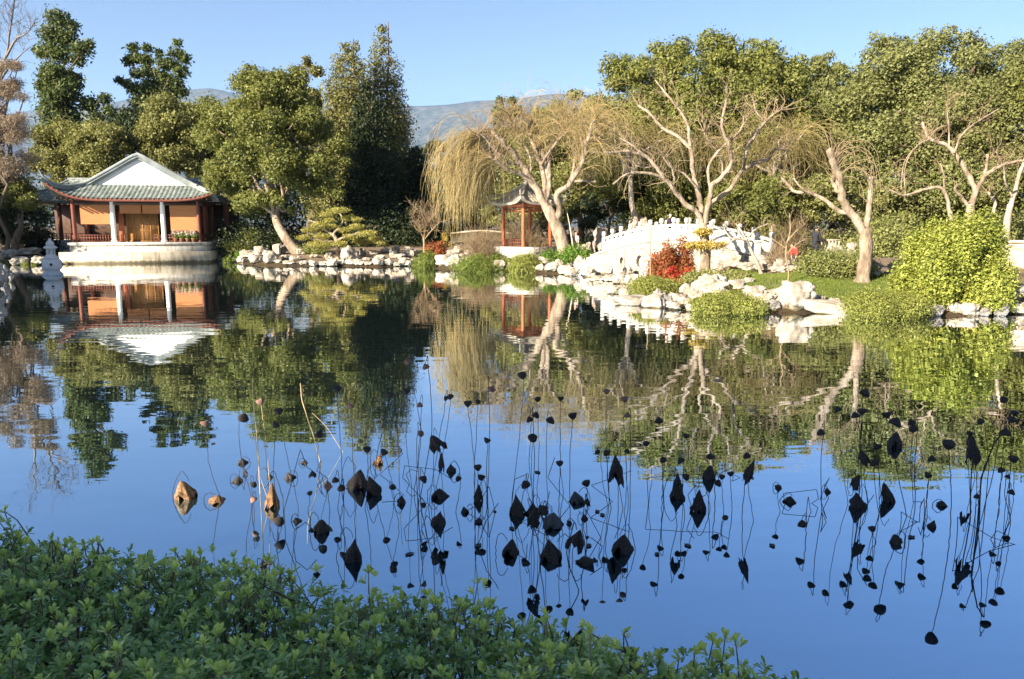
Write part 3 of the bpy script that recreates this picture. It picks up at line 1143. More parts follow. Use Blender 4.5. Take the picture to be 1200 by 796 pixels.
for i in range(4):
    a_ = i * math.pi / 2
    xd = (math.cos(a_), math.sin(a_), 0)
    yd = np.array((-math.sin(a_), math.cos(a_), 0))
    roof_side(mb, -yd * he, xd, yd, he, .05, he, kt + .12, kt + 1.55, .42, .42, .27, bump=.05)
mb.build('roof', M['tile_tan'], kiosk, True)
mb = MB()
for sx in (-1, 1):
    for sy in (-1, 1):
        P = [(sx * he * (1 - f), sy * he * (1 - f), kt + .12 + 1.43 * f ** 1.3 + .42 * (1 - f) ** 3 + .1) for f in (0, .2, .45, .7, 1)]
        P.insert(0, (sx * (he + .18), sy * (he + .18), kt + .95))
        mb.tubes(smooth_line(P, 16), .075, 6)
mb.lathe([(.3, kt + 1.5), (.3, kt + 1.75), (.2, kt + 1.8), (.22, kt + 1.95), (.1, kt + 2.05), (.15, kt + 2.2), (.02, kt + 2.4)], (0, 0, 0), 14)
mb.build('finial', M['tile_tan'], kiosk, True)

# ---- low white wall beyond the left of the kiosk
wall = empty('garden_wall', at(540, 276, 60))
tag(wall, 'long low curved white wall to the left of the red kiosk', 'wall')
mb = MB()
pw = [at(px, py, 60) for px, py in ((528, 275), (545, 273), (565, 271.5), (585, 273), (600, 275))]
pw = smooth_line(pw, 24) - np.array(wall.location)
V = []
for q in pw:
    V.append([q + np.array((0, -.14, -.7)), q + np.array((0, -.14, 0)), q + np.array((0, -.2, .0)), q + np.array((0, -.2, .14)), q + np.array((0, .2, .14)), q + np.array((0, .14, 0)), q + np.array((0, .14, -.7))])
mb.grid(np.array(V), flip=True)
mb.build('wall_body', M['terrace'], wall)

# ---- the marble bridge
bA, bB = at(697, 300, 46.6), at(898, 300, 39.5)
bA[2] = bB[2] = 0
bL = np.linalg.norm(bB - bA)
brz = math.atan2(bB[1] - bA[1], bB[0] - bA[0])
bridge = tag(empty('marble_bridge', bA, brz), 'white marble arched footbridge with bud topped balustrade posts over the pond inlet', 'bridge')


def deck(x):
    t = x / bL
    return 1.35 + 1.0 * (1 - (2 * abs(t - .5)) ** 1.7) if 0 <= t <= 1 else 1.3


BW = 2.2


def contour_slab(outer, holes, y0, y1):
    polys = [[Vector((a, 0, b)) for a, b in outer]] + [[Vector((a, 0, b)) for a, b in h] for h in holes]
    flat = [p for pl in polys for p in pl]
    tri = np.array(tessellate_polygon(polys))
    V0 = np.array([(p.x, y0, p.z) for p in flat])
    V1 = V0.copy()
    V1[:, 1] = y1
    mb = MB()
    # tessellation winding: make the front face -y
    a, b, c = V0[tri[0][0]], V0[tri[0][1]], V0[tri[0][2]]
    if np.cross(b - a, c - a)[1] > 0:
        tri = tri[:, ::-1]
    mb.add(V0, tri)
    mb.add(V1, tri[:, ::-1])
    i0 = 0
    for pl in polys:
        n_ = len(pl)
        i = np.arange(n_) + i0
        j = np.roll(i, -1)
        mb.add(np.vstack([V0, V1]), np.stack([i, j, j + len(V0), i + len(V0)], -1))
        i0 += n_
    return mb


def ell(cx, cz, rx, rz, n=20):
    return [(cx + rx * math.cos(a), cz + rz * math.sin(a)) for a in np.linspace(0, 2 * math.pi, n, endpoint=False)]


def bx_of(px):
    """position along the bridge of a pixel column"""
    d = ray(px, 300)
    k = d[0] / d[1]
    a, b = bA, bB
    return float((k * a[1] - a[0]) / ((b[0] - a[0]) - k * (b[1] - a[1])) * bL)


xs = np.linspace(0, bL, 41)
arch = [(bL * .47 + 1.15 * math.cos(a), -.35 + 1.75 * math.sin(a)) for a in np.linspace(math.pi, 0, 17)]
outer = [(0, -.4)] + arch + [(bL, -.4)] + [(x, deck(x)) for x in xs[::-1]]
holes = [ell(bx_of(729), .92, .13, .26), ell(bx_of(750), .95, .22, .36)]
mb = contour_slab(outer, holes, 0, .35)
mb.build('near_face', M['marble_blocks'], bridge)
mb = contour_slab(outer, [], BW - .35, BW)
mb.build('far_face', M['marble_blocks'], bridge)
mb = MB()
V = np.array([[(x, y, deck(x) - .03) for y in (.05, BW - .05)] for x in xs])
mb.grid(V)
mb.grid(V - np.array((0, 0, .25)), flip=True)
ai = np.array([[(x, y, z - .005) for y in (.05, BW - .05)] for x, z in arch])
mb.grid(ai)
mb.build('deck', M['platform'], bridge)
mb = MB()
for yy in (-.03,):
    mb.tubes(np.array([(x, yy, deck(x) - .05) for x in xs]), .07, 6)
    mb.tubes(np.array([(bL * .47 + 1.3 * math.cos(a), yy, -.35 + 1.93 * math.sin(a)) for a in np.linspace(math.pi * .92, math.pi * .08, 17)]), .05, 6)
    for px, cz, rx, rz in ((729, .92, .17, .30), (750, .95, .27, .41)):
        c_ = ell(bx_of(px), cz, rx, rz, 24)
        mb.tubes(np.array([(a, yy, b) for a, b in c_ + c_[:1]]), .035, 5)
mb.build('moulding', M['marble'], bridge)
for px, cz, rx, rz in ((729, .92, .14, .27), (750, .95, .23, .37)):
    mb = MB()
    c_ = ell(bx_of(px), cz, rx, rz, 20)
    mb.add([(a, .22, b) for a, b in c_] + [(a, .25, b) for a, b in c_], [[i, (i + 1) % 20, (i + 1) % 20 + 20, i + 20] for i in range(20)])
    mb.add([(bx_of(px), .22, cz)] + [(a, .22, b) for a, b in c_], [[0, i + 1, (i + 1) % 20 + 1] for i in range(20)])
    mb.build('recess', M['terrace'], bridge)  # tan panel closes each opening, its colour standing for the lit inner wall
posts_px = [706, 716, 726, 737, 748, 760, 773, 787, 802, 815.5, 831, 847, 864, 886]
pxs = [bx_of(p) for p in posts_px]
for side in (0, 1):
    yy = .12 if side == 0 else BW - .12
    mb = MB()
    for a, b in zip(pxs[:-1], pxs[1:]):
        za, zb_ = deck(a), deck(b)
        n_ = 4
        q = np.linspace(a + .09, b - .09, n_)
        for lo, hi, th in ((.0, .56, .1), (.68, .82, .15)):
            P = np.array([[(x, yy - th / 2, deck(x) + lo), (x, yy - th / 2, deck(x) + hi), (x, yy + th / 2, deck(x) + hi), (x, yy + th / 2, deck(x) + lo), (x, yy - th / 2, deck(x) + lo)] for x in q])
            mb.grid(P, flip=True)
        mid = (a + b) / 2
        mb.box((mid, yy, deck(mid) + .62), (.16, .09, .13))
    mb.build('balustrade_panels', M['marble'], bridge)
    for a in pxs:
        z = deck(a)
        mb = MB()
        big = a == pxs[-1]
        mb.box((a, yy, z + .42), (.17, .17, .86))
        mb.lathe([(.0, .85), (.07, .85), (.07, .9), (.12, .94), (.135, 1.02), (.12, 1.1), (.13, 1.13), (.1, 1.18), (.0, 1.2)], (a, yy, z), 12)
        mb.build('baluster_post', M['marble'], bridge, False)
# abutment steps on both ends
mb = MB()
for i in range(6):
    mb.box((-.17 - .3 * i, BW / 2, (1.3 - .2 * i) / 2 - .2), (.3, BW, 1.3 - .2 * i + .4))
mb.build('steps', M['marble'], bridge)
mb = MB()
for i in range(6):
    mb.box((bL + .17 + .3 * i, BW / 2, (1.3 - .1 * i) / 2 - .2), (.3, BW, 1.3 - .1 * i + .4))
mb.build('steps', M['marble'], bridge)
mb = MB()
mb.box((-.5, -.35, .1), (3.2, .7, .7))
mb.build('footing', M['marble'], bridge)
# standing slab with a shaded side at its right end
sl_ = hit_at((887, 307), 38.3)
o = tag(empty('stone_pillar', sl_, R(-18)), 'thick upright white stone pillar with shaded right side at the bridge end', 'pillar')
mb = MB()
mb.box((0, 0, .62), (.34, .5, 1.5))
mb.box((0, 0, 1.4), (.44, .6, .1))
mb.box((0, 0, .05), (.56, .7, .3))
mb.build('shaft', M['marble'], o)

# ---- stone lantern standing in the pond
lp = gr(62, 322.5)
k = mpp(lp[1])
lan = tag(empty('stone_lantern', lp), 'grey stone lantern with round belly standing in the pond at left', 'lantern')
lan.scale = (.84, .84, .9)
mb = MB()
mb.lathe([(.0, -.6), (.60, -.6), (.66, .0), (.70, .04), (.70, .1), (.60, .18), (.5, .28), (.42, .3), (.42, .36)], (0, 0, 0), 28)
mb.build('base', M['lantern'], lan, True)
mb = MB()
prof_ = [(.42, .36)] + [(.40 + .30 * math.sin(a) ** .8, .36 + .78 * (1 - math.cos(a)) / 2) for a in np.linspace(.15, math.pi - .15, 12)] + [(.44, 1.14), (.0, 1.14)]
mb.lathe(prof_, (0, 0, 0), 28)
bo = mb.build('belly', M['lantern'], lan, True)
mb = MB()
for a_ in (-1.1, -2.3, .3):
    c_ = np.array((math.cos(a_) * .69, math.sin(a_) * .69, .75))
    n_ = np.array((math.cos(a_), math.sin(a_), 0))
    mb.tubes(np.array([c_ - n_ * .08, c_ + n_ * .016, c_ + n_ * .018]), np.array([.10, .10, .001]), 14)
mb.build('opening_shade_disc', M['hair'], bo)  # black discs on the belly imitate the shade inside its holes
mb = MB()
mb.lathe([(.38, 1.12), (.50, 1.15), (.54, 1.2), (.47, 1.26), (.36, 1.34), (.30, 1.4), (.3, 1.46)], (0, 0, 0), 28)
mb.build('shoulder', M['lantern'], lan, True)
mb = MB()
for i in range(6):
    a_ = i * math.pi / 3 + .2
    mb.box((math.cos(a_) * .25, math.sin(a_) * .25, 1.62), (.1, .1, .4), a_)
mb.lathe([(.3, 1.4), (.3, 1.46), (.0, 1.46)], (0, 0, 0), 24)
mb.lathe([(.0, 1.78), (.3, 1.78), (.3, 1.84)], (0, 0, 0), 24)
mb.lathe([(.17, 1.45), (.17, 1.8)], (0, 0, 0), 16)
mb.build('fire_box', M['lantern'], lan, False)
mb = MB()
mb.lathe([(.0, 1.83), (.36, 1.83), (.47, 1.88), (.46, 1.92), (.34, 2.02), (.24, 2.06), (.0, 2.08)], (0, 0, 0), 28)
mb.build('roof', M['lantern'], lan, True)
mb = MB()
mb.lathe([(.22, 2.05), (.28, 2.12), (.27, 2.22), (.2, 2.33), (.1, 2.4), (.1, 2.44), (.07, 2.52), (.0, 2.55)], (0, 0, 0), 24)
mb.build('finial', M['lantern'], lan, True)

# ---- white wall seen at the right edge, beyond the bright bush
q = hit_at((1188, 300), 33)
o = tag(empty('white_plinth', q, R(-12)), 'pale stone plinth at the right edge behind the bright green bush', 'plinth')
mb = MB()
mb.box((.7, 0, .55), (2.2, .9, 1.5))
mb.box((.7, 0, 1.33), (2.4, 1.1, .1))
mb.build('block', M['rock_tan'], o)
# ---- slatted bench behind the shrub
q = hit_at((972, 300), 36.4)
o = tag(empty('bench', q, R(-10)), 'small cream slatted bench standing beside the person in black', 'bench')
mb = MB()
mb.box((0, 0, .45), (1.1, .4, .05))
mb.build('seat', M['cream'], o)
mb = MB()
for i in range(7):
    mb.box((-.45 + i * .15, .2, .75), (.07, .04, .5))
mb.box((0, .2, 1.02), (1.1, .06, .07))
mb.box((0, .2, .53), (1.1, .05, .06))
mb.build('backrest', M['cream'], o)
for sx in (-1, 1):
    for sy in (-1, 1):
        mb = MB()
        mb.box((sx * .48, sy * .17, .2), (.06, .06, .5))
        mb.build('leg', M['cream'], o)

# ================================================================== TREES
# far left
crown_tree('pine_tree', 'tall dark pine with irregular tufts rising left of the white gable', [(70, 120, 26, 100)], 84, 74, M['pine'], .34, 26000, 12, (.3, .5), seed=11, r0=.4,
           extra=[(68, 22, 13), (60, 40, 13), (78, 42, 12), (84, 30, 8), (70, 60, 15), (96, 58, 11, -1), (104, 52, 6, -1), (90, 70, 9), (50, 62, 8, 1), (44, 58, 5, 1), (62, 85, 15), (80, 95, 13), (55, 92, 10), (48, 100, 7),
                  (66, 112, 16), (84, 112, 10), (58, 130, 14), (78, 132, 16), (105, 122, 11), (122, 116, 8), (128, 130, 8), (112, 138, 10), (66, 150, 18), (88, 152, 16), (72, 170, 20), (95, 170, 18)], limbs=26, inner=.2)
crown_tree('pine_tree', 'pine with many upright tufted shoots standing above the hall roof', [(188, 150, 34, 40)], 88, 186, M['pine'], .34, 24000, 10, (.3, .5), seed=12, r0=.4,
           extra=[(156, 56, 6), (158, 68, 8), (150, 72, 6), (172, 56, 6), (170, 70, 8), (174, 84, 9), (186, 62, 5), (192, 74, 9), (190, 92, 11), (208, 50, 5), (206, 62, 7), (202, 76, 8), (216, 68, 7), (212, 84, 9), (204, 98, 11), (160, 86, 7),
                  (140, 94, 5), (148, 98, 6), (158, 104, 9), (176, 104, 12), (196, 112, 12), (214, 108, 7), (165, 120, 11), (185, 126, 14), (205, 128, 10)], limbs=30, inner=.2)
crown_tree('olive_tree', 'olive green rounded tree between the pine and the dark wing roof', [(70, 185, 34, 46), (92, 165, 22, 26)], 79, 75, M['olive'], .27, 34000, 60, (.22, .42), seed=13)
crown_tree('olive_tree', 'olive green tree directly left of the white gable behind the hall', [(116, 182, 34, 48)], 76, 118, M['olive'], .27, 30000, 52, (.22, .42), seed=14)
crown_tree('evergreen_tree', 'dark evergreen tree right behind the peak of the gable', [(155, 178, 32, 60), (150, 150, 26, 26)], 82, 155, M['shaded_darkleaf'], .28, 26000, 34, (.28, .5), seed=15)
crown_tree('olive_tree', 'pale olive green tree between the gable peak and the leaning oak', [(200, 158, 40, 50), (188, 145, 26, 30), (215, 205, 28, 40)], 77, 205, M['olive'], .27, 44000, 70, (.22, .42), seed=16)
crown_tree('evergreen_tree', 'green tree with a dark shadowed side to the right of the upright pine', [(232, 145, 30, 36), (244, 180, 30, 60)], 84, 238, M['oak'], .28, 26000, 36, (.28, .5), seed=17)
# winter bald cypress and the dark mass at the left edge
rng = np.random.default_rng(21)
crown_tree('cypress_tree', 'feathery brown winter cypress at the left edge of the picture', [(8, 90, 18, 44), (14, 130, 26, 46), (2, 175, 40, 50), (-30, 140, 30, 80)], 63, 6, M['cypress'], .3, 60000, 60, (.25, .5), seed=21, W=.035, inner=.1, limbs=30,
           bark='bark_brown', droop=.15, r0=.2, out=.3)
tt = traced_tree('bare_tree', 'grey leafless tree reaching into the sky in the upper left corner', 76,
                 [(4, 2, [(-8, 290), (-6, 200), (-4, 120), (-2, 60)]), (2, .5, [(-4, 110), (8, 60), (14, 20), (18, -10)]), (2, .4, [(-4, 90), (16, 50), (30, 40), (40, 28)]), (2, .4, [(-3, 100), (18, 70), (36, 55)]), (2, .4, [(-3, 80), (-12, 30), (-16, -12)])],
                 seed=22, bark='twig_grey', twig='twig_grey', n1=70, l1=(1.2, 2.8), n2=420, l2=(.5, 1.5), r1=.025)
crown_tree('evergreen_tree', 'dark shaded evergreen at the left edge beside the veranda wing', [(2, 235, 34, 52), (30, 262, 26, 28), (-40, 210, 40, 80)], 66, 4, M['shaded_darkleaf'], .26, 30000, 44, (.25, .45), seed=23)
shrub('evergreen_shrub', 'dark glossy shrub under the trees left of the veranda columns', 45, 286, 26, 34, M['shaded_darkleaf'], 7000, .2, seed=24, Y=69)
crown_tree('evergreen_tree', 'low leafy tree with sunlit tips left of the veranda wing', [(22, 232, 22, 26)], 64.5, 20, M['oak'], .2, 9000, 22, (.25, .45), seed=25)

# the leaning oak beside the hall
tp = smooth_line([hit_at((352, 300), 63.5), at(343, 290, 63.5), at(333, 276, 63.6), at(325, 262, 64), at(322, 246, 64.5), at(318, 215, 65), at(316, 170, 65)], 14)
crown_tree('oak_tree', 'large green oak with a pale leaning trunk right of the hall', [(318, 150, 62, 66), (272, 170, 44, 52), (365, 175, 42, 56), (310, 215, 60, 40), (268, 222, 36, 34), (345, 228, 40, 26), (392, 205, 20, 48), (300, 110, 30, 30)], 65, 345, M['oak'], .24, 130000, 150, (.2, .38),
           bark='bark_white', seed=31, r0=.5, trunk_pts=tp, extra=[(292, 84, 10), (286, 98, 16), (300, 100, 18), (330, 96, 14), (345, 84, 8), (352, 92, 10), (246, 130, 12), (240, 160, 14)], limbs=16)
crown_tree('evergreen_tree', 'slender evergreen top showing above the right side of the leaning oak', [(362, 100, 16, 34), (350, 130, 26, 50)], 80, 362, M['conifer'], .28, 14000, 24, (.3, .5), seed=32, extra=[(360, 70, 5), (352, 84, 8), (372, 84, 7)])
conifer('conifer_tree', 'broad olive green conifer just right of the leaning oak', 414, 46, 292, 52, 79, M['conifer'], 33, 90000, .30, power=.42, levels=22)
conifer('conifer_tree', 'tallest pointed conifer with ragged drooping boughs left of the mountain', 455, 26, 294, 62, 83, M['conifer'], 34, 100000, .30, power=.62, levels=24)
conifer('conifer_tree', 'dark shaded conifer standing between the two tall pointed conifers', 436, 90, 296, 54, 76, M['shaded_darkleaf'], 35, 36000, .36, power=.5)
conifer('conifer_tree', 'lower dark conifer beside the golden weeping willow', 490, 170, 296, 36, 80, M['shaded_darkleaf'], 36, 30000, .34, power=.5)
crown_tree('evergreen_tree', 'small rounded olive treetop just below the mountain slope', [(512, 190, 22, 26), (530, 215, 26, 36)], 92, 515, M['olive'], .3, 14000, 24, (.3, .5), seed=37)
crown_tree('evergreen_tree', 'dark tree filling the gap behind the golden weeping willow', [(560, 225, 60, 48), (530, 250, 40, 40)], 74, 550, M['shaded_darkleaf'], .3, 24000, 34, (.3, .5), seed=38)
crown_tree('evergreen_tree', 'narrow dark evergreen top behind the pollarded willow twigs', [(592, 150, 14, 40), (600, 190, 24, 40)], 80, 595, M['pine'], .3, 14000, 24, (.3, .5), seed=39, extra=[(586, 118, 5), (600, 118, 5), (604, 130, 8), (584, 132, 7)])
crown_tree('oak_tree', 'flat topped dark green tree left of the biggest oak', [(672, 132, 46, 26), (690, 170, 50, 50), (640, 165, 34, 40), (708, 130, 30, 26)], 72, 680, M['oak'], .28, 60000, 60, (.3, .5), seed=40)
# the big oaks on the right
crown_tree('oak_tree', 'biggest oak rising behind the spreading white willow', [(752, 95, 48, 38), (735, 125, 44, 44), (820, 90, 60, 50), (880, 96, 60, 46), (920, 120, 44, 46), (790, 150, 70, 60), (870, 165, 80, 60), (930, 190, 40, 60), (780, 215, 80, 60), (880, 230, 80, 54)], 58, 840, M['oak'], .24, 270000, 300, (.24, .48),
           seed=41, r0=.6, extra=[(716, 72, 10), (722, 86, 12), (735, 70, 9), (768, 56, 9), (800, 52, 10), (832, 46, 13), (852, 52, 12), (880, 56, 13), (900, 54, 9), (905, 70, 13), (936, 74, 12), (708, 82, 6)], limbs=20)
crown_tree('oak_tree', 'small loose crowned tree in the notch between the two big oaks', [(968, 92, 26, 28), (988, 130, 36, 54), (955, 150, 40, 54), (975, 190, 46, 50)], 66, 970, M['oak_grey'], .25, 60000, 80, (.24, .46), seed=42, extra=[(958, 72, 7), (972, 66, 6), (984, 80, 8), (996, 92, 7)])
crown_tree('oak_tree', 'broad greyish green oak filling the upper right corner', [(1050, 85, 50, 44), (1110, 80, 56, 42), (1175, 95, 56, 44), (1040, 140, 66, 60), (1120, 150, 80, 60), (1200, 150, 60, 66), (1060, 210, 80, 64), (1150, 215, 80, 60)], 55, 1100, M['oak_grey'], .22, 270000, 300, (.24, .48),
           seed=43, r0=.6, extra=[(1028, 46, 9), (1040, 52, 10), (1062, 50, 8), (1086, 40, 9), (1112, 38, 10), (1134, 44, 10), (1150, 54, 9), (1190, 54, 10), (1020, 66, 12), (1012, 84, 10), (1170, 58, 8), (1205, 60, 14)], limbs=20)
crown_tree('oak_tree', 'oak crown beyond the right edge of the picture', [(1270, 130, 70, 90), (1260, 210, 70, 50)], 50, 1270, M['oak'], .24, 40000, 50, (.24, .42), seed=44)
crown_tree('evergreen_tree', 'dark green shrubby tree behind the right end of the marble bridge', [(872, 248, 26, 22), (850, 238, 26, 22), (900, 236, 30, 30)], 47, 872, M['oak'], .16, 14000, 30, (.25, .45), seed=45, r0=.12)
crown_tree('evergreen_tree', 'low olive green tree behind the person in black', [(985, 235, 50, 34), (940, 230, 44, 36), (1040, 250, 40, 30)], 49, 980, M['olive'], .18, 24000, 44, (.25, .45), seed=46, r0=.15)
crown_tree('evergreen_tree', 'dark shrubby tree between the kiosk and the marble bridge', [(712, 232, 34, 26), (745, 225, 30, 28), (690, 250, 26, 18)], 59, 715, M['shaded_darkleaf'], .2, 14000, 34, (.25, .45), seed=47, r0=.14)
crown_tree('evergreen_tree', 'olive tree behind the kiosk roof and the willow trunk', [(640, 235, 44, 36), (600, 250, 40, 26)], 62, 640, M['olive'], .22, 16000, 34, (.25, .45), seed=48, r0=.14)

crown_tree('olive_tree', 'golden brown treetops behind the pollarded willow twigs', [(650, 195, 60, 60), (700, 190, 50, 60), (610, 205, 36, 44)], 66, 655, M['olive'], .24, 40000, 70, (.2, .4), seed=49, r0=.2)
# wood far behind everything
mb = MB()
rng = np.random.default_rng(50)
Cc, Rr = [], []
for px in np.linspace(-420, 1750, 120):
    Y = rng.uniform(100, 125)
    h = rng.uniform(7, 11)
    x = at(px, 300, Y)[0]
    for i in range(4):
        Cc.append((x + rng.normal() * 2, Y + rng.normal() * 2, 1.4 + h * rng.uniform(.1, .85)))
        r = rng.uniform(2, 3.4)
        Rr.append((r, r, r * .9))
leaf_cloud(mb, rng, Cc, Rr, 90000, .6, inner=.5)
o = mb.build('woodland', M['shaded_darkleaf'])
tag(o, 'dark wood closing the garden behind all the other trees', 'woodland', kind='stuff')

# weeping curtains: willows beyond the bridge


def weeper(name, label, px0, px1, y0, y1, Y, mat, n, seed, base_px, dY=3.0, bark='bark_pale', ln=(1.5, 4.5), r=.013):
    rng = np.random.default_rng(seed)
    k = mpp(Y)
    b = hit_at((base_px, 290), Y)
    e = tag(empty(name, b), label, 'tree')
    cx = (px0 + px1) / 2
    mb = MB()
    top = at(cx, y0 + 30, Y)
    tp = curve_pts(b, at(base_px * .6 + cx * .4, (y0 + 290) / 2, Y), rng, 7, 0, .1)
    mb.tubes(tp, np.linspace(.3, .17, 7), 8)
    L = []
    for i in range(16):
        q = at(rng.uniform(px0 + 8, px1 - 8), y0 + rng.uniform(5, 45), Y + rng.uniform(-dY, dY))
        P = curve_pts(tp[-1], q, rng, 8, .12, .2)
        mb.tubes(P, np.linspace(.13, .025, 8), 6)
        L.append(P)
    mb.build('trunk', M[bark], e, True, loc=b).location = (0, 0, 0)
    S, T = along(rng, L, n, .35)
    D = T * .5 + nrm(rng.normal(size=T.shape)) * np.array((.8, .8, .3)) + np.array((0, 0, .25))
    P = grow(rng, S, D, rng.uniform(*ln, n), 9, .75, .09)
    mb = MB()
    mb.tubes(P, np.linspace(r, r * .55, 9)[None].repeat(n, 0), 3)
    S, T = along(rng, list(P), n, .3)
    P = grow(rng, S, T + nrm(rng.normal(size=T.shape)) * .5, rng.uniform(.6, 1.8, n), 6, .8, .08)
    mb.tubes(P, np.linspace(r * .8, r * .5, 6)[None].repeat(n, 0), 3)
    mb.build('weeping_twigs', mat, e, loc=b).location = (0, 0, 0)
    return e


weeper('willow_tree', 'olive weeping willow curtain left of the spreading white willow', 690, 800, 128, 262, 54, M['twig_olive'], 650, 61, 735)
weeper('willow_tree', 'olive weeping willow curtain right of the spreading white willow', 850, 965, 135, 262, 53, M['twig_olive'], 650, 62, 905)
weeper('willow_tree', 'brown weeping willow behind the top of the marble bridge', 770, 870, 140, 262, 56, M['twig_olive'], 600, 64, 812)

# golden pollarded willow in front of the kiosk
W1 = [(8.5, 6.5, [(664, 300), (657, 278), (649, 258), (641, 243)]),
      (6.5, 3.2, [(642, 247), (632, 228), (621, 208), (606, 186), (590, 168), (577, 154)]),
      (5, 3, [(650, 262), (656, 246), (652, 229), (668, 215), (683, 188), (688, 164), (698, 141)]),
      (4.5, 2.2, [(637, 236), (639, 218), (634, 194), (624, 168), (617, 149)]),
      (4, 2, [(640, 236), (641, 208), (637, 184), (629, 161), (622, 140)]),
      (3.6, 1.8, [(642, 232), (644, 200), (644, 181), (651, 168), (661, 154), (658, 134)]),
      (3.2, 1.8, [(628, 218), (612, 205), (600, 201), (586, 192), (574, 184)]),
      (2.6, 1.4, [(610, 192), (596, 190), (580, 176), (566, 160), (556, 158)]),
      (2.4, 1.5, [(671, 213), (684, 212), (698, 213)]),
      (2.6, 1.2, [(668, 215), (672, 198), (676, 180), (690, 166), (708, 158)]),
      (2.2, 1.1, [(621, 208), (622, 186), (612, 166), (600, 148), (596, 134)]),
      (2.2, 1.1, [(634, 194), (648, 172), (668, 150), (682, 132)]),
      (2.2, 1.0, [(698, 150), (710, 146), (720, 156)])]
e, lines, P1, P2, b3 = traced_tree('willow_tree', 'pollarded pale willow with golden weeping twigs in front of the kiosk', 50.4, W1, seed=71, n1=300, l1=(.7, 2.2), n2=800, l2=(.4, 1.2), twig='twig_pale', up1=.10, r1=.024)
rng = np.random.default_rng(72)
mb = MB()
# long strands: thrown out over the left side, fewer over the rest
n = 560
S, T = along(rng, [lines[1], lines[6], lines[7], lines[7]], n, .62)
D = np.stack([rng.normal(-.8, .4, n), rng.normal(.6, .6, n), rng.uniform(-.25, .45, n)], 1)
P = grow(rng, S, D, rng.uniform(2.2, 5.6, n), 12, .6, .07)
mb.tubes(P, np.linspace(.013, .007, 12)[None].repeat(n, 0), 3)
S2, T2 = along(rng, list(P), 1500, .35)
Q = grow(rng, S2, T2 + nrm(rng.normal(size=T2.shape)) * .35, rng.uniform(1.0, 2.8, 1500), 7, .8, .06)
mb.tubes(Q, np.linspace(.010, .006, 7)[None].repeat(1500, 0), 3)
n = 800
S, T = along(rng, lines[2:6] + lines[9:], n, .5)
D = T * .4 + nrm(rng.normal(size=T.shape)) * .7 + np.array((0, 0, .5))
P = grow(rng, S, D, rng.uniform(1.2, 4.0, n), 10, .5, .1)
mb.tubes(P, np.linspace(.014, .008, 10)[None].repeat(n, 0), 3)
mb.build('weeping_twigs', M['twig_gold'], e, loc=b3).location = (0, 0, 0)

W2 = [(6.2, 5.2, [(826, 316), (827, 300), (826, 282), (823, 262)]),
      (4.2, 1.6, [(823, 262), (819, 251), (802, 238), (789, 221), (778, 208), (768, 194), (752, 181), (731, 178), (708, 179)]),
      (2.4, 1.1, [(778, 208), (758, 203), (735, 204), (718, 216)]),
      (1.9, .8, [(755, 183), (742, 171), (725, 161)]),
      (4.4, 1.6, [(822, 262), (822, 248), (817, 221), (812, 201), (810, 178), (799, 164), (775, 149), (762, 134), (748, 124)]),
      (2.4, 1.2, [(809, 172), (805, 144), (792, 124), (778, 107), (768, 94)]),
      (4.2, 1.5, [(826, 262), (830, 241), (835, 218), (846, 208), (857, 191), (854, 171), (846, 147), (851, 121), (852, 100)]),
      (2.4, 1.1, [(833, 224), (830, 198), (839, 181), (856, 164), (869, 151), (872, 136)]),
      (4.0, 1.6, [(828, 262), (832, 241), (856, 221), (869, 201), (886, 191), (900, 186), (908, 175), (922, 176)]),
      (2.6, 1.2, [(871, 199), (876, 171), (886, 154), (896, 144), (886, 131), (884, 120)]),
      (1.9, .9, [(882, 164), (894, 146), (911, 131), (926, 128)]),
      (1.9, .9, [(789, 221), (790, 208), (784, 190), (772, 178)]),
      (1.8, .9, [(817, 221), (802, 204), (786, 196), (776, 182)]),
      (1.6, .8, [(846, 208), (846, 190), (836, 172), (826, 158), (828, 140)]),
      (1.5, .8, [(768, 194), (756, 196), (744, 194)])]
traced_tree('willow_tree', 'spreading white barked leafless willow beside the marble bridge', 36.5, W2, seed=73, n1=230, l1=(.4, 1.4), n2=520, l2=(.3, 1.1), r1=.018, droop1=.12, up1=.05)

W3 = [(8.2, 7.0, [(1010, 336), (1012, 318), (1015, 296), (1014, 268)]),
      (6.5, 4.6, [(1012, 272), (1002, 256), (990, 240), (985, 222), (982, 205), (977, 190), (971, 175)]),
      (4.6, 3.2, [(1015, 270), (1018, 252), (1020, 232), (1021, 207)]),
      (3.6, 1.8, [(996, 250), (982, 247), (967, 235), (949, 226), (932, 225), (923, 216), (916, 209)]),
      (1.6, .9, [(949, 226), (941, 222), (932, 212), (930, 207)]),
      (3.4, 2.8, [(985, 226), (978, 218), (976, 206)])]
e, lines, P1, P2, b3 = traced_tree('willow_tree', 'pale pollarded willow trunk with sawn stubs beside the bright bush', 30, W3, seed=74, n1=46, l1=(.3, .9), n2=90, l2=(.2, .7), r1=.013, low=.4)
rng = np.random.default_rng(75)
S, T = along(rng, [lines[1]], 26, .55, .85)
P = grow(rng, S, np.stack([rng.normal(.45, .25, 26), rng.normal(0, .4, 26), rng.uniform(.5, 1.2, 26)], 1), rng.uniform(1.2, 3.0, 26), 14, .75, .06)
mb = MB()
mb.tubes(P, np.linspace(.014, .006, 14)[None].repeat(26, 0), 4)
mb.build('weeping_twigs', M['twig_pale'], e, loc=b3).location = (0, 0, 0)

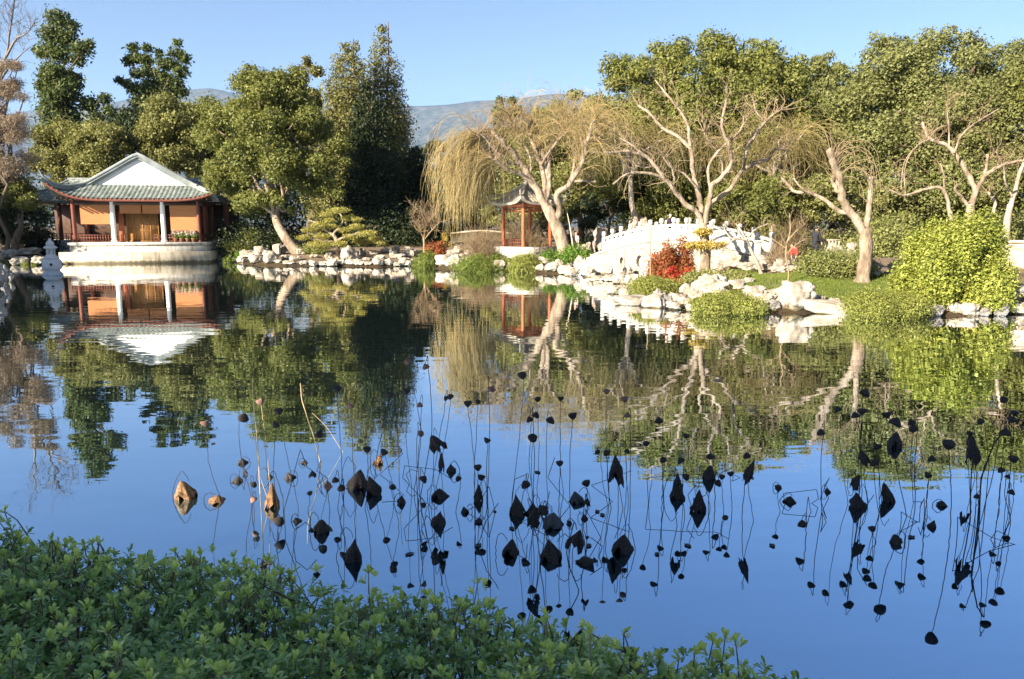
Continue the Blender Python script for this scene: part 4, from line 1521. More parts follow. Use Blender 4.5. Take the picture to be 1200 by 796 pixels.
W4 = [(5.2, 4.4, [(1136, 310), (1137, 280), (1137, 255), (1137, 239)]),
      (4.2, 2.0, [(1137, 240), (1143, 225), (1134, 204), (1122, 184), (1108, 169), (1090, 163), (1081, 144)]),
      (3.6, 1.6, [(1139, 240), (1145, 224), (1154, 207), (1169, 196), (1187, 190), (1204, 189)]),
      (2.6, 1.8, [(1153, 209), (1156, 196), (1157, 181)]),
      (2.6, 1.9, [(1134, 241), (1126, 230), (1119, 222), (1122, 217)]),
      (1.3, .7, [(1112, 172), (1112, 150), (1110, 130), (1112, 118)]),
      (1.6, .8, [(1118, 180), (1126, 160), (1138, 148), (1150, 140), (1170, 128)]),
      (1.2, .6, [(1090, 163), (1076, 170), (1060, 190), (1056, 222)])]
traced_tree('willow_tree', 'pale branching willow rising from behind the bright bush', 37, W4, seed=76, n1=70, l1=(.5, 1.4), n2=220, l2=(.4, 1.2), r1=.014, droop1=.25)
W5 = [(3.2, 2.6, [(1118, 305), (1117, 280), (1113, 248)]),
      (2.8, 1.4, [(1113, 250), (1105, 222), (1084, 222), (1061, 229), (1042, 223)]),
      (1.5, .8, [(1106, 224), (1106, 206), (1102, 192)]),
      (1.0, .5, [(1061, 229), (1060, 200), (1070, 176), (1090, 162), (1100, 166)])]
traced_tree('willow_tree', 'thin pale willow with one long crooked sideways limb above the bright bush', 34.5, W5, seed=77, n1=30, l1=(.4, 1.0), n2=60, l2=(.3, .8), r1=.012)
W6 = [(4.2, 3.4, [(1178, 300), (1180, 262), (1184, 240)]), (3.4, 2.0, [(1184, 242), (1190, 222), (1194, 205), (1204, 180)]), (2.4, 1.6, [(1164, 250), (1166, 238), (1162, 230), (1158, 226)]), (1.6, .8, [(1186, 230), (1178, 214), (1176, 196), (1170, 184)])]
traced_tree('willow_tree', 'grey shaded willow trunk at the right edge behind the bright bush', 38, W6, seed=78, bark='bark_pale', n1=40, l1=(.5, 1.4), n2=120, l2=(.4, 1.0), r1=.014)
W7 = [(2.4, 1.9, [(893, 319), (889, 312), (883, 300), (878, 289)]), (1.7, .7, [(879, 290), (874, 282), (860, 281), (850, 290), (846, 296)]), (1.8, .7, [(876, 284), (868, 270), (862, 262)]), (1.6, .6, [(874, 282), (884, 270), (900, 262)]), (1.4, .5, [(860, 282), (852, 274), (848, 266)])]
traced_tree('bent_tree', 'small grey leafless tree bending over the lawn in front of the bridge end', 34, W7, seed=79, bark='bark_pale', n1=30, l1=(.3, .9), n2=90, l2=(.2, .6), r1=.010, twig='twig_pale')
W8 = [(1.0, .8, [(923, 338), (924, 318), (921, 300), (922, 284)]), (1.0, .4, [(922, 288), (914, 274), (904, 262)]), (1.0, .4, [(922, 286), (926, 270), (925, 250)]), (1.0, .4, [(922, 284), (932, 272), (944, 262)]), (.8, .3, [(922, 292), (908, 282), (902, 278)]), (.8, .3, [(921, 298), (934, 286), (944, 280)])]
traced_tree('sapling', 'thin bare sapling behind the big boulder on the lawn', 29.5, W8, seed=80, bark='twig_pale', n1=26, l1=(.25, .6), n2=60, l2=(.15, .4), r1=.008, low=.2)
W9 = [(.9, .5, [(763, 332), (762, 300), (762, 264)]), (.5, .2, [(762, 300), (752, 292), (742, 288)])]
traced_tree('sapling', 'single thin upright stick in front of the marble bridge', 36, W9, seed=81, bark='twig_pale', n1=4, l1=(.2, .5), n2=6, l2=(.1, .3), r1=.006)
W10 = [(1.1, .9, [(673, 304), (671, 286), (668, 266)]), (.8, .5, [(668, 266), (666, 256), (664, 246)])]
traced_tree('support_stake', 'pale wooden stake leaning on the pollarded willow trunk', 49.9, W10, seed=82, bark='cream', n1=2, l1=(.1, .2), n2=2, l2=(.1, .2), r1=.006, cat='stake')
W11 = [(1.6, 1.3, [(497, 292), (497, 284), (496, 276)]), (1.5, .7, [(496, 278), (490, 266), (482, 254)]), (1.5, .7, [(497, 278), (500, 264), (508, 252)]), (1.3, .6, [(497, 277), (496, 262), (494, 248)]), (1.2, .5, [(498, 280), (508, 268), (518, 258)])]
traced_tree('bare_tree', 'small pinkish grey leafless tree before the dark conifers', 62, W11, seed=83, bark='twig_pale', n1=110, l1=(.5, 1.6), n2=320, l2=(.4, .9), r1=.022, twig='twig_pale', low=.1)

# the cloud pruned pine
W12 = [(3.0, 2.2, [(396, 294), (395, 284), (390, 274)]), (2.0, 1.0, [(391, 276), (380, 268), (372, 262), (362, 258)]), (2.0, 1.0, [(390, 275), (398, 266), (402, 258), (398, 250)]), (1.8, .9, [(394, 282), (410, 276), (428, 272), (440, 276)]), (1.6, .8, [(394, 284), (378, 282), (362, 280)])]
e, lines, P1, P2, b3 = traced_tree('cloud_pine', 'cloud pruned yellow green pine with pale branches on the far shore', 59, W12, seed=84, n1=16, l1=(.3, .8), n2=20, l2=(.2, .5), r1=.02, bark='bark_white')
rng = np.random.default_rng(85)
pads = [(398, 247, 14, 4), (382, 252, 10, 4), (408, 256, 11, 4), (374, 264, 12, 4), (390, 266, 9, 3.5), (362, 270, 11, 4), (356, 279, 10, 4), (378, 278, 13, 4.5), (372, 287, 16, 5), (404, 270, 10, 4), (418, 266, 12, 4), (412, 278, 13, 4.5), (430, 274, 14, 4.5),
        (440, 281, 12, 4), (424, 284, 14, 4.5), (398, 286, 12, 4), (386, 259, 8, 3), (418, 258, 8, 3), (446, 285, 8, 3)]
Cc = np.array([at(p[0], p[1], 59 + rng.uniform(-1.2, 1.2)) for p in pads])
Rr = np.array([(p[2] * mpp(59), p[2] * mpp(59), p[3] * mpp(59)) for p in pads])
mb = MB()
leaf_cloud(mb, rng, Cc, Rr * np.array((.8, .8, .8)), 13000, .15, .05, out=.3, up=.2, inner=.25, droop=-.6, fuzz=.04)
mb.build('crown', M['bonsai'], e, loc=b3).location = (0, 0, 0)

# trees on the near side: they stand left of and behind the camera and throw its bank and the lotus into shade


def shade_tree(x, y, h, r, rz, label, seed, mat='oak', zc=None, n=44000):
    rng = np.random.default_rng(seed)
    b = np.array((x, y, zt1(x, y) - .1))
    e = tag(empty('oak_tree', b), label, 'tree')
    top = np.array((x, y, h))
    mb = MB()
    tp = curve_pts(b, top - np.array((0, 0, rz * .5)), rng, 7, 0, .06)
    mb.tubes(tp, np.linspace(.4, .15, 7), 9)
    cz = h - rz
    Cc, Rr = [], []
    for i in range(46):
        d = nrm(rng.normal(size=3))
        q = np.array((x, y, cz)) + d * np.array((r, r, rz)) * rng.uniform(.3, .85)
        Cc.append(q)
        s = rng.uniform(.28, .42) * r
        Rr.append((s, s, min(s, rz * .6)))
        if i < 14:
            mb.tubes(curve_pts(tp[4], q, rng, 6, .1, .2), np.linspace(.14, .03, 6), 6)
    mb.build('trunk', M['bark_brown'], e, True, loc=b).location = (0, 0, 0)
    mb = MB()
    leaf_cloud(mb, rng, Cc, Rr, n, .42, inner=.3)
    mb.build('crown', M[mat], e, loc=b).location = (0, 0, 0)


SHADE_POS = [(-10.95, -5.6, 13.0, 4.5, 4.3), (-6.0, -9.8, 13.2, 4.6, 4.5)]
for i, (x, y, h, r, rz) in enumerate(SHADE_POS[:2]):
    shade_tree(x, y, h, r, rz, ('shade oak on the near bank behind the viewer, the one farther left', 'shade oak on the near bank behind the viewer, the one nearer the hedge')[i], 90 + i)
shade_tree(-36.6, 39.5, 8.0, 3.4, 3.1, 'bushy oak on the left bank shading the stone lantern', 93, n=14000)
shade_tree(-51.5, 53, 11.5, 4.6, 5.0, 'tall oak on the left bank shading the veranda wing', 94)

# ================================================================== ROCKS


def rock_mesh(name, seed, mat, flat=1.0, rough=.35, sub=4):
    import bmesh
    bm = bmesh.new()
    bmesh.ops.create_icosphere(bm, subdivisions=sub, radius=1.0)
    off = Vector((seed * 7.3, seed * 3.1, seed * 1.7))
    for v_ in bm.verts:
        p = v_.co.copy()
        a = mnoise.noise(p * 1.1 + off) * .5 + mnoise.noise(p * 2.4 + off) * rough * 1.0 - abs(mnoise.noise(p * 3.7 + off)) * rough * 1.0 - abs(mnoise.noise(p * 8 + off)) * rough * .4 + mnoise.noise(p * 15 + off) * .06
        q = p * (1 + a)
        # squared-off faces of weathered limestone
        q.x = math.copysign(abs(q.x) ** .85, q.x)
        q.y = math.copysign(abs(q.y) ** .85, q.y)
        q.z = math.copysign(abs(q.z) ** (.8 * flat), q.z)
        v_.co = q
    me = bpy.data.meshes.new(name)
    bm.to_mesh(me)
    bm.free()
    # scale to a unit box standing on z = 0
    co = np.array([v_.co for v_ in me.vertices])
    lo, hi = co.min(0), co.max(0)
    co = (co - (lo + hi) / 2) / (hi - lo)
    co[:, 2] += .5
    me.vertices.foreach_set('co', co.astype(np.float32).ravel())
    me.polygons.foreach_set('use_smooth', np.ones(len(me.polygons), bool))
    me.materials.append(mat)
    me.update()
    return me


ROCKS = [rock_mesh('rock', s, M['rock']) for s in range(10)]
ROCKS_T = [rock_mesh('tan_rock', 20 + s, M['rock_tan']) for s in range(4)]
ROCKS_D = [rock_mesh('dark_rock', 30 + s, M['rock_dark']) for s in range(3)]
SLABS = [rock_mesh('slab_rock', 40 + s, M['rock'], flat=.45, rough=.14) for s in range(3)]
rrng = np.random.default_rng(100)
_rows = {}


def put_rock(px, py, w, h, kind='w', depth=None, rz=None, sink=.12, Y=None):
    """a rock whose foot is seen at pixel (px, py), w x h pixels large"""
    b = hit(px, py) if Y is None else hit_at((px, py), Y)
    k = mpp(b[1])
    lst = {'w': ROCKS, 't': ROCKS_T, 'd': ROCKS_D, 's': SLABS}[kind]
    me = lst[rrng.integers(len(lst))]
    o = bpy.data.objects.new('rock', me)
    C.objects.link(o)
    f_ = float(np.exp(rrng.normal() * .16)) if w < 30 else 1.0
    if kind == 'w' and w < 20 and rrng.random() < .22:
        lst = ROCKS_T
        me = lst[rrng.integers(4)]
    W_, H_ = w * k * f_, h * k * f_ * float(np.exp(rrng.normal() * .12))
    D_ = depth * W_ if depth else W_ * rrng.uniform(.65, 1.0)
    o.scale = (W_, D_, H_ * (1 + sink))
    o.location = (b[0], b[1] + D_ * .3, b[2] - H_ * sink)
    o.rotation_euler = (rrng.normal() * .06, rrng.normal() * .06, rrng.normal() * .25 if rz is None else rz)
    return o


ORD = ['leftmost', 'second from the left', 'third from the left', 'fourth from the left', 'fifth from the left', 'sixth from the left', 'seventh from the left', 'eighth from the left', 'ninth from the left', 'tenth from the left',
       'eleventh from the left', 'twelfth from the left', 'thirteenth from the left', 'fourteenth from the left', 'fifteenth from the left', 'sixteenth from the left', 'seventeenth from the left', 'eighteenth from the left', 'nineteenth from the left', 'twentieth from the left',
       'twenty-first from the left', 'twenty-second from the left', 'twenty-third from the left', 'twenty-fourth from the left', 'twenty-fifth from the left', 'twenty-sixth from the left', 'twenty-seventh from the left', 'twenty-eighth from the left']


def rock_row(desc, where, rocks, group):
    """DESC rock, nth from the left WHERE; WHERE names the row"""
    rocks = sorted(rocks, key=lambda r_: r_[0])
    for i, r_ in enumerate(rocks):
        o = put_rock(*r_)
        od = ORD[i] if i < len(rocks) - 1 or len(rocks) < 3 else 'rightmost'
        tag(o, f'{desc}, {od.replace("from the", "from")} {where}', 'rock', group)


def one_rock(label, *a, **kw):
    return tag(put_rock(*a, **kw), label, 'rock')


rock_row('pale rock', 'on the shore between the lantern and the left edge', [(20, 311, 26, 13), (30, 300, 30, 9), (44, 311, 20, 10), (52, 297, 16, 9), (8, 304, 20, 12), (-14, 310, 24, 12), (2, 296, 18, 8)], 'rocks on the left shore')
rock_row('pale rock', 'piled at the left corner of the stone platform', [(75, 306, 12, 12), (82, 308, 12, 16), (78, 297, 12, 9), (68, 308, 10, 7)], 'rocks at the platform corner')
rock_row('shaded rock', 'on the near left bank', [(2, 333, 22, 26, 'd'), (-14, 340, 30, 34, 'd'), (9, 331, 9, 9)], 'rocks on the near left bank')
rock_row('white limestone rock', 'heaped between the platform and the oak', [(262, 301, 13, 10), (270, 308, 10, 8), (276, 300, 18, 10), (281, 309, 16, 11), (290, 303, 20, 11), (295, 294, 14, 8), (299, 309, 18, 13), (306, 301, 16, 11), (314, 295, 13, 8), (316, 309, 18, 11),
          (326, 309, 10, 7), (333, 304, 16, 8), (345, 307, 16, 9), (338, 311, 14, 5), (302, 289, 12, 8), (256, 306, 8, 7, 'd'), (286, 293, 10, 6)], 'rocks between the platform and the oak')
one_rock('upright white slab rock standing left of the oak trunk', 324, 300, 12, 18, 's', sink=.1)
one_rock('upright dark grey rock right beside the oak trunk', 331, 298, 9, 15, 'd')
rock_row('low flat shore stone', 'along the water below the cloud pine', [(p_, 312 + rrng.uniform(-.8, .6), rrng.uniform(9, 16), rrng.uniform(5, 9)) for p_ in (355, 366, 378, 389, 400, 411, 421, 432, 443, 454, 465, 476)], 'stones along the far shore')
rock_row('pale rock', 'on the bare earth around the cloud pine', [(352, 299, 10, 5), (367, 303, 12, 6), (386, 305, 14, 10), (398, 300, 10, 6), (438, 299, 16, 7), (452, 296, 14, 7, 't'), (425, 300, 10, 9, 'd'), (445, 305, 14, 6), (468, 304, 14, 7), (376, 297, 9, 4), (460, 303, 9, 6, 't'), (430, 306, 12, 5)], 'rocks round the cloud pine')
one_rock('big square white boulder in front of the cloud pine', 409, 308, 22, 16)
one_rock('rounded white boulder beside the small leafless tree', 480, 302, 18, 13)
one_rock('dark boulder left of the rounded white boulder', 463, 299, 13, 9, 'd')
rock_row('knobbly white rock', 'piled below the yellow shrub at the far shore', [(519, 314, 18, 12), (528, 306, 16, 18), (533, 314, 22, 14), (543, 308, 20, 12), (537, 297, 14, 10), (551, 302, 16, 9), (560, 298, 14, 8), (516, 308, 12, 8), (547, 299, 10, 8, 'd'), (556, 306, 14, 8), (570, 298, 12, 6)], 'rocks below the yellow shrub')
rock_row('white limestone rock', 'edging the bank below the kiosk', [(584, 318, 16, 11), (592, 312, 18, 10), (603, 307, 26, 13), (633, 318, 16, 11), (641, 311, 20, 9), (650, 320, 20, 12), (662, 322, 16, 11), (656, 311, 12, 8), (671, 324, 18, 11), (682, 318, 22, 16), (690, 325, 18, 11, 't'),
          (697, 314, 16, 14), (688, 304, 16, 8), (671, 313, 16, 6, 't'), (600, 318, 14, 8), (668, 316, 8, 7, 'd')], 'rocks below the kiosk')
rock_row('white rock', 'at the foot of the marble bridge', [(702, 329, 20, 9), (715, 330, 14, 8), (727, 333, 16, 9), (741, 334, 18, 12), (756, 323, 9, 9, 'd'), (750, 331, 12, 8, 't'), (735, 326, 10, 6)], 'rocks at the bridge foot')
rock_row('white limestone rock', 'on the bank left of the clipped green mound', [(742, 358, 40, 12, 's'), (760, 351, 18, 13), (774, 354, 16, 14), (783, 359, 12, 11, 'd'), (795, 356, 24, 12), (808, 347, 16, 13), (803, 358, 14, 8), (787, 350, 12, 9)], 'rocks left of the green mound')
one_rock('broad white boulder below the spreading willow', 838, 346, 40, 22)
one_rock('jagged upright grey rock left of the broad white boulder', 819, 346, 17, 19, 't')
one_rock('blocky white boulder between the red shrub and the willow trunk', 806, 314, 27, 20)
one_rock('upright white rock beside the spreading willow trunk', 818, 314, 10, 27, 's')
rock_row('pale rock', 'between the spreading willow and the pillar', [(853, 313, 28, 12, 't'), (846, 305, 14, 14, 'd'), (866, 310, 20, 9), (880, 317, 22, 9), (900, 318, 34, 11), (915, 317, 16, 10), (906, 308, 18, 8), (893, 308, 12, 9)], 'rocks at the bridge end')
one_rock('great rounded boulder with bands at the lawn edge', 935, 366, 46, 35, 'w', rz=.1)
one_rock('long flat pale slab lying at the water right of the great boulder', 970, 368, 62, 14, 's', depth=.35, rz=-.05)
rock_row('pale rock', 'leaning against the great rounded boulder', [(897, 360, 30, 20), (908, 366, 14, 14, 'd'), (962, 356, 22, 13, 't'), (905, 351, 16, 10), (978, 356, 12, 5)], 'rocks beside the great boulder')
rock_row('white rock', 'below the person in the red jacket', [(941, 319, 24, 10), (929, 319, 14, 8), (951, 321, 12, 6)], 'rocks below the red jacket')
one_rock('upright white block rock behind the olive shrub', 998, 298, 14, 21, 's', Y=37)
one_rock('white rock in the gap between the pollarded trunk and the bush', 1025, 326, 17, 18, 'w')
rock_row('slanting tan rock', 'behind the bench', [(978, 292, 12, 22, 't', None, None, .1, 41), (986, 290, 14, 26, 't', None, None, .1, 42), (968, 286, 10, 24, 'w', None, None, .1, 42.5)], 'rocks behind the bench')
rock_row('brown rock', 'under the right bush at the water', [(1120, 370, 20, 14, 't'), (1138, 371, 24, 14, 't'), (1156, 371, 16, 12, 'd'), (1176, 371, 22, 14, 'd'), (1196, 369, 24, 16), (1098, 371, 14, 8, 'd'), (1200, 352, 18, 14)], 'rocks under the bright bush')
one_rock('rugged tan rockery mound behind the marble bridge', 754, 283, 32, 48, 't', Y=54)
one_rock('pale yellowish block of stone left of the rockery mound', 705, 285, 12, 34, 's', Y=53)
rock_row('tan rock', 'on the path between the kiosk and the bridge', [(683, 297, 14, 14, 't', None, None, .1, 50), (691, 297, 7, 22, 's', None, None, .1, 49.6), (676, 300, 12, 8, 'w', None, None, .1, 49), (664, 297, 12, 7, 'w', None, None, .1, 50), (735, 292, 16, 20, 'd', None, None, .1, 54)], 'rocks by the path')
rock_row('small pale stone', 'along the path behind the bridge end', [(905, 296, 12, 16, 'w', None, None, .1, 39), (912, 290, 10, 14, 't', None, None, .1, 41), (930, 286, 10, 12, 'w', None, None, .1, 42)], 'stones behind the bridge end')

rock_row('jagged white rock', 'strewn between bridge and great boulder', [(722, 345, 26, 12), (738, 350, 30, 15), (752, 342, 22, 13), (768, 361, 28, 13, 's'), (790, 364, 20, 10), (812, 366, 18, 9), (818, 352, 26, 17), (846, 350, 22, 14), (862, 343, 26, 13), (886, 352, 30, 20), (893, 366, 20, 9, 's'), (916, 350, 22, 16), (990, 366, 22, 9, 's'), (832, 332, 20, 10), (880, 333, 18, 9)], 'jagged rocks on the right bank')
rock_row('tall pale rock', 'heaped along the foot of the bridge wall', [(712, 322, 18, 14), (726, 326, 16, 13), (738, 322, 12, 10, 't'), (846, 318, 22, 15), (862, 316, 26, 14), (876, 311, 18, 14), (896, 313, 24, 14), (912, 320, 18, 10), (703, 318, 14, 12)], 'rocks along the bridge wall')
# ================================================================== SHRUBS, GROUND COVER, LAWN
shrub('shrub', 'yellow green rounded shrub at the water behind the stone lantern', 37, 311, 13, 21, M['cover'], 4500, .16, seed=201, Y=59)
shrub('shrub', 'small pale green shrub at the left edge of the far shore', 3, 311, 10, 17, M['shrubolive'], 2500, .16, seed=202, Y=60)
shrub('shrub', 'little green shrub among the white rocks right of the platform', 284, 303, 9, 8, M['green'], 1500, .14, seed=203)
shrub('shrub', 'small green tuft at the water between the platform and the white rocks', 268, 308, 6, 10, M['moss'], 900, .14, seed=204)
shrub('shrub', 'low green shrub at the foot of the cloud pine', 372, 297, 22, 12, M['shrubolive'], 3600, .14, seed=205)
shrub('grass_mound', 'dark green grassy mound overhanging the water by the small leafless tree', 500, 314, 16, 19, M['moss'], 6000, .3, seed=206, cat='grass mound', W=.04, droop=.5, stems=False)
shrub('shrub', 'golden brown shrub left of the knobbly white rocks', 511, 300, 13, 20, M['rust'], 3600, .16, seed=207)
shrub('shrub', 'yellow shrub with flat leaf layers above the knobbly white rocks', 525, 290, 10, 24, M['yellowleaf'], 1600, .2, seed=208, up=1.2, rr=(.2, .35), clumps=14)
shrub('grass_mound', 'long green grassy mound left of the bright grass tussock', 562, 318, 34, 18, M['moss'], 9000, .26, seed=209, cat='grass mound', W=.035, droop=.4, stems=False)
shrub('grass_mound', 'bright yellow green tussock of hanging grass below the kiosk', 614, 319, 18, 18, M['cover'], 8000, .34, seed=210, cat='grass mound', W=.035, droop=.7, stems=False)
bare_shrub('bare_shrub', 'pale pinkish bare shrub before the low white wall', 566, 304, 40, 36, M['twig_pale'], 300, 211, None, n2=1500, r=.016)
bare_shrub('bare_shrub', 'reddish bare shrub growing against the kiosk railing', 624, 304, 26, 36, M['twig_brown'], 110, 212, None, n2=500, r=.014)
shrub('flower_shrub', 'shrub with pink blossom at the kiosk base', 600, 297, 18, 10, M['blossom'], 700, .1, seed=213, rr=(.2, .4))
shrub('shrub', 'bright green shrub left of the willow trunk foot', 647, 307, 14, 13, M['green'], 3600, .13, seed=214)
shrub('shrub', 'bright green shrub between the willow trunk and the marble bridge', 678, 309, 19, 20, M['green'], 5600, .13, seed=215)
shrub('green_hedge', 'strip of low green planting under the kiosk base', 590, 307, 34, 8, M['moss'], 4000, .14, seed=216, cat='hedge', stems=False)
shrub('red_shrub', 'big rust and red leaved shrub in front of the marble bridge', 788, 321, 33, 62, M['rust'], 15000, .12, seed=217, Y=38.0, clumps=60, rr=(.26, .42), depth=.8, boxy=.85)
shrub('red_shrub', 'bright red leaved bush at the foot of the big rust shrub', 794, 318, 18, 24, M['red'], 3000, .12, seed=218, Y=36.7, rr=(.25, .5), boxy=.5)
shrub('red_shrub', 'scarlet leaved sprig on the left side of the big rust shrub', 768, 318, 12, 30, M['red'], 1700, .12, seed=219, Y=36.9, rr=(.2, .35), boxy=.5)
shrub('yellow_shrub', 'yellow leaved shrub beside the big rust shrub', 804, 300, 16, 22, M['yellowleaf'], 3000, .13, seed=220, Y=37.3, up=1.0, rr=(.25, .4), depth=.6)
rng = np.random.default_rng(221)
mb = MB()
leaf_cloud(mb, rng, [at(822, 287, 36.1), at(834, 288, 36), at(824, 272, 36.2), at(814, 288, 36.2), at(842, 287, 36.2)], [(.6, .4, .14), (.6, .4, .13), (.42, .3, .16), (.5, .3, .12), (.4, .3, .1)], 2600, .13, .07)
o = mb.build('climber', M['yellowleaf'])
tag(o, 'yellow leafy climber in two tiers around the spreading willow trunk', 'climber')
shrub('ground_cover', 'olive and yellow ground cover around the spreading willow foot', 838, 330, 56, 11, M['shrubolive'], 9000, .11, seed=222, cat='ground cover', stems=False, rr=(.3, .6))
shrub('ground_cover', 'green planted mound between the bridge and the bank rocks', 775, 346, 44, 20, M['cover'], 22000, .075, seed=223, cat='ground cover', stems=False)
shrub('ground_cover', 'clipped yellow green mound at the water left of the great boulder', 854, 367, 48, 25, M['cover'], 42000, .07, seed=224, cat='ground cover', stems=False)
shrub('ground_cover', 'yellow green ground cover at the pollarded trunk foot by the water', 1033, 371, 50, 26, M['cover'], 36000, .07, seed=225, cat='ground cover', stems=False)
shrub('olive_shrub', 'mottled olive green shrub in front of the bench', 978, 322, 36, 30, M['shrubolive'], 20000, .09, seed=226)
bare_shrub('bare_shrub', 'straw coloured bare shrub left of the person in red', 913, 316, 26, 34, M['twig_pale'], 90, 227, None, n2=420)
bare_shrub('bare_shrub', 'brown bare thicket behind the person in black', 925, 292, 46, 52, M['twig_brown'], 120, 228, 44, n2=700)
bare_shrub('bare_shrub', 'brown bare thicket behind the rockery mound', 795, 290, 70, 62, M['twig_brown'], 160, 229, 56, n2=900)
bare_shrub('bare_shrub', 'pale bare thicket behind the kiosk columns', 610, 290, 36, 46, M['twig_pale'], 110, 230, 57, n2=600)
shrub('evergreen_shrub', 'dark evergreen shrub behind the path between kiosk and bridge', 700, 290, 34, 22, M['shaded_darkleaf'], 6000, .16, seed=231, Y=56)
shrub('evergreen_shrub', 'green shrub behind the right half of the marble bridge', 868, 292, 26, 34, M['green'], 7000, .14, seed=232, Y=45)
shrub('evergreen_shrub', 'dark shrub under the conifers on the far shore', 455, 298, 60, 40, M['shaded_darkleaf'], 14000, .24, seed=233, Y=70)
shrub('evergreen_shrub', 'dark shrub behind the oak trunk', 310, 297, 50, 32, M['shaded_darkleaf'], 9000, .22, seed=234, Y=69)
shrub('evergreen_shrub', 'green leafy shrub below the oak crown behind the white rocks', 290, 290, 26, 30, M['oak'], 6000, .18, seed=235, Y=67.5)

# big bright bush
shrub('bush', 'big bright yellow green bush overhanging the water at right', 1110, 372, 72, 124, M['bush'], 110000, .105, seed=240, cat='bush', Y=26.3, clumps=150, rr=(.18, .34), depth=.8, boxy=.8, up=.5, inner=.3)

shrub('olive_shrub', 'olive green thicket behind the pollarded willow trunk', 1035, 300, 60, 46, M['shrubolive'], 14000, .16, seed=242, Y=43, rr=(.25, .5), clumps=40)
shrub('olive_shrub', 'dull green shrub on the rise right of the pillar', 905, 298, 34, 36, M['oak_grey'], 8000, .15, seed=243, Y=46, rr=(.25, .5))
shrub('olive_shrub', 'dull olive thicket behind the bench and the slanting rocks', 975, 292, 50, 30, M['olive'], 9000, .16, seed=244, Y=45, rr=(.25, .5))
shrub('olive_shrub', 'olive thicket under the pale willow right of the bright bush', 1195, 300, 50, 60, M['oak_grey'], 14000, .16, seed=245, Y=42, rr=(.25, .5), clumps=40)
# lawn: a grassy sheet on the ground with blades
lx0, lx1 = hit(850, 325), hit(1010, 340)
rng = np.random.default_rng(241)
px_ = rng.uniform(845, 1065, 42000)
py_ = rng.uniform(314, 364, 42000)
pts = []
poly = [(852, 318), (905, 322), (955, 321), (1012, 316), (1065, 330), (1065, 362), (985, 362), (948, 352), (905, 352), (868, 342), (846, 334)]


def inpoly(x, y, pl):
    ins = False
    for i in range(len(pl)):
        (x0, y0), (x1, y1) = pl[i], pl[(i + 1) % len(pl)]
        if (y0 > y) != (y1 > y) and x < x0 + (y - y0) / (y1 - y0) * (x1 - x0):
            ins = not ins
    return ins


gp = [hit(a, b) for a, b in poly]
gpl = [(p[0], p[1]) for p in gp]
xs_, ys_ = [p[0] for p in gp], [p[1] for p in gp]
n = 110000
gxx = rng.uniform(min(xs_), max(xs_), n)
gyy = rng.uniform(min(ys_), max(ys_), n)
pm = np.array([mnoise.noise(Vector((a * .9, b * .9, 2))) + .5 * mnoise.noise(Vector((a * 2.5, b * 2.5, 7))) for a, b in zip(gxx, gyy)])
kp = rng.random(n) < np.clip(.75 + pm * 1.3, .12, 1)
gxx, gyy = gxx[kp], gyy[kp]
ok = np.array([inpoly(a, b, gpl) for a, b in zip(gxx, gyy)])
gxx, gyy = gxx[ok], gyy[ok]
gz = zt(gxx, gyy)
B = np.stack([gxx, gyy, gz - .01], 1)
n = len(B)
D = nrm(rng.normal(size=(n, 3)) * np.array((.45, .45, .1)) + np.array((0, 0, 1)))
S_ = nrm(np.cross(D, rng.normal(size=(n, 3)))) * .012
l = rng.uniform(.05, .12, n)[:, None]
V = np.stack([B - S_, B + S_, B + D * l + S_ * .3, B + D * l - S_ * .3], 1).reshape(-1, 3)
mb = MB()
mb.add(V, np.arange(n * 4).reshape(n, 4))
o = mb.build('grass', M['grass'])
tag(o, 'short sunlit grass blades of the lawn on the right bank', 'grass', kind='stuff')
M['turf'] = pmat('turf', [(0.05, 0.06, 0.02), (0.10, 0.11, 0.03), (0.16, 0.14, 0.06)], 1.5, .95, .5, 20)
tri = tessellate_polygon([[Vector((a, b, 0)) for a, b in gpl]])
gxv = np.linspace(min(xs_), max(xs_), 60)
gyv = np.linspace(min(ys_), max(ys_), 60)
Vv, Fv, idx = [], [], {}
for i in range(59):
    for j in range(59):
        if inpoly((gxv[i] + gxv[i + 1]) / 2, (gyv[j] + gyv[j + 1]) / 2, gpl):
            q = []
            for a, b in ((i, j), (i + 1, j), (i + 1, j + 1), (i, j + 1)):
                if (a, b) not in idx:
                    idx[(a, b)] = len(Vv)
                    Vv.append((gxv[a], gyv[b], zt1(gxv[a], gyv[b]) + .02))
                q.append(idx[(a, b)])
            Fv.append(q)
mb = MB()
mb.add(Vv, Fv)
o = mb.build('lawn', M['turf'], smooth=True)
tag(o, 'green lawn on the right bank', None, kind='structure')

# ================================================================== PEOPLE


def skin_mesh(name, verts, edges, radii, mat, root=0, sub=2):
    me = bpy.data.meshes.new(name + '_cage')
    me.from_pydata([tuple(v_) for v_ in verts], edges, [])
    o = bpy.data.objects.new(name + '_cage', me)
    C.objects.link(o)
    md = o.modifiers.new('skin', 'SKIN')
    for i, r_ in enumerate(radii):
        sv = me.skin_vertices[0].data[i]
        sv.radius = (r_, r_) if not isinstance(r_, tuple) else r_
        sv.use_root = (i == root)
    sd = o.modifiers.new('sub', 'SUBSURF')
    sd.levels = sub
    dg = bpy.context.evaluated_depsgraph_get()
    out_ = bpy.data.meshes.new_from_object(o.evaluated_get(dg))
    out_.name = name
    bpy.data.objects.remove(o)
    bpy.data.meshes.remove(me)
    for p in out_.polygons:
        p.use_smooth = True
    out_.materials.clear()
    out_.materials.append(mat)
    return out_


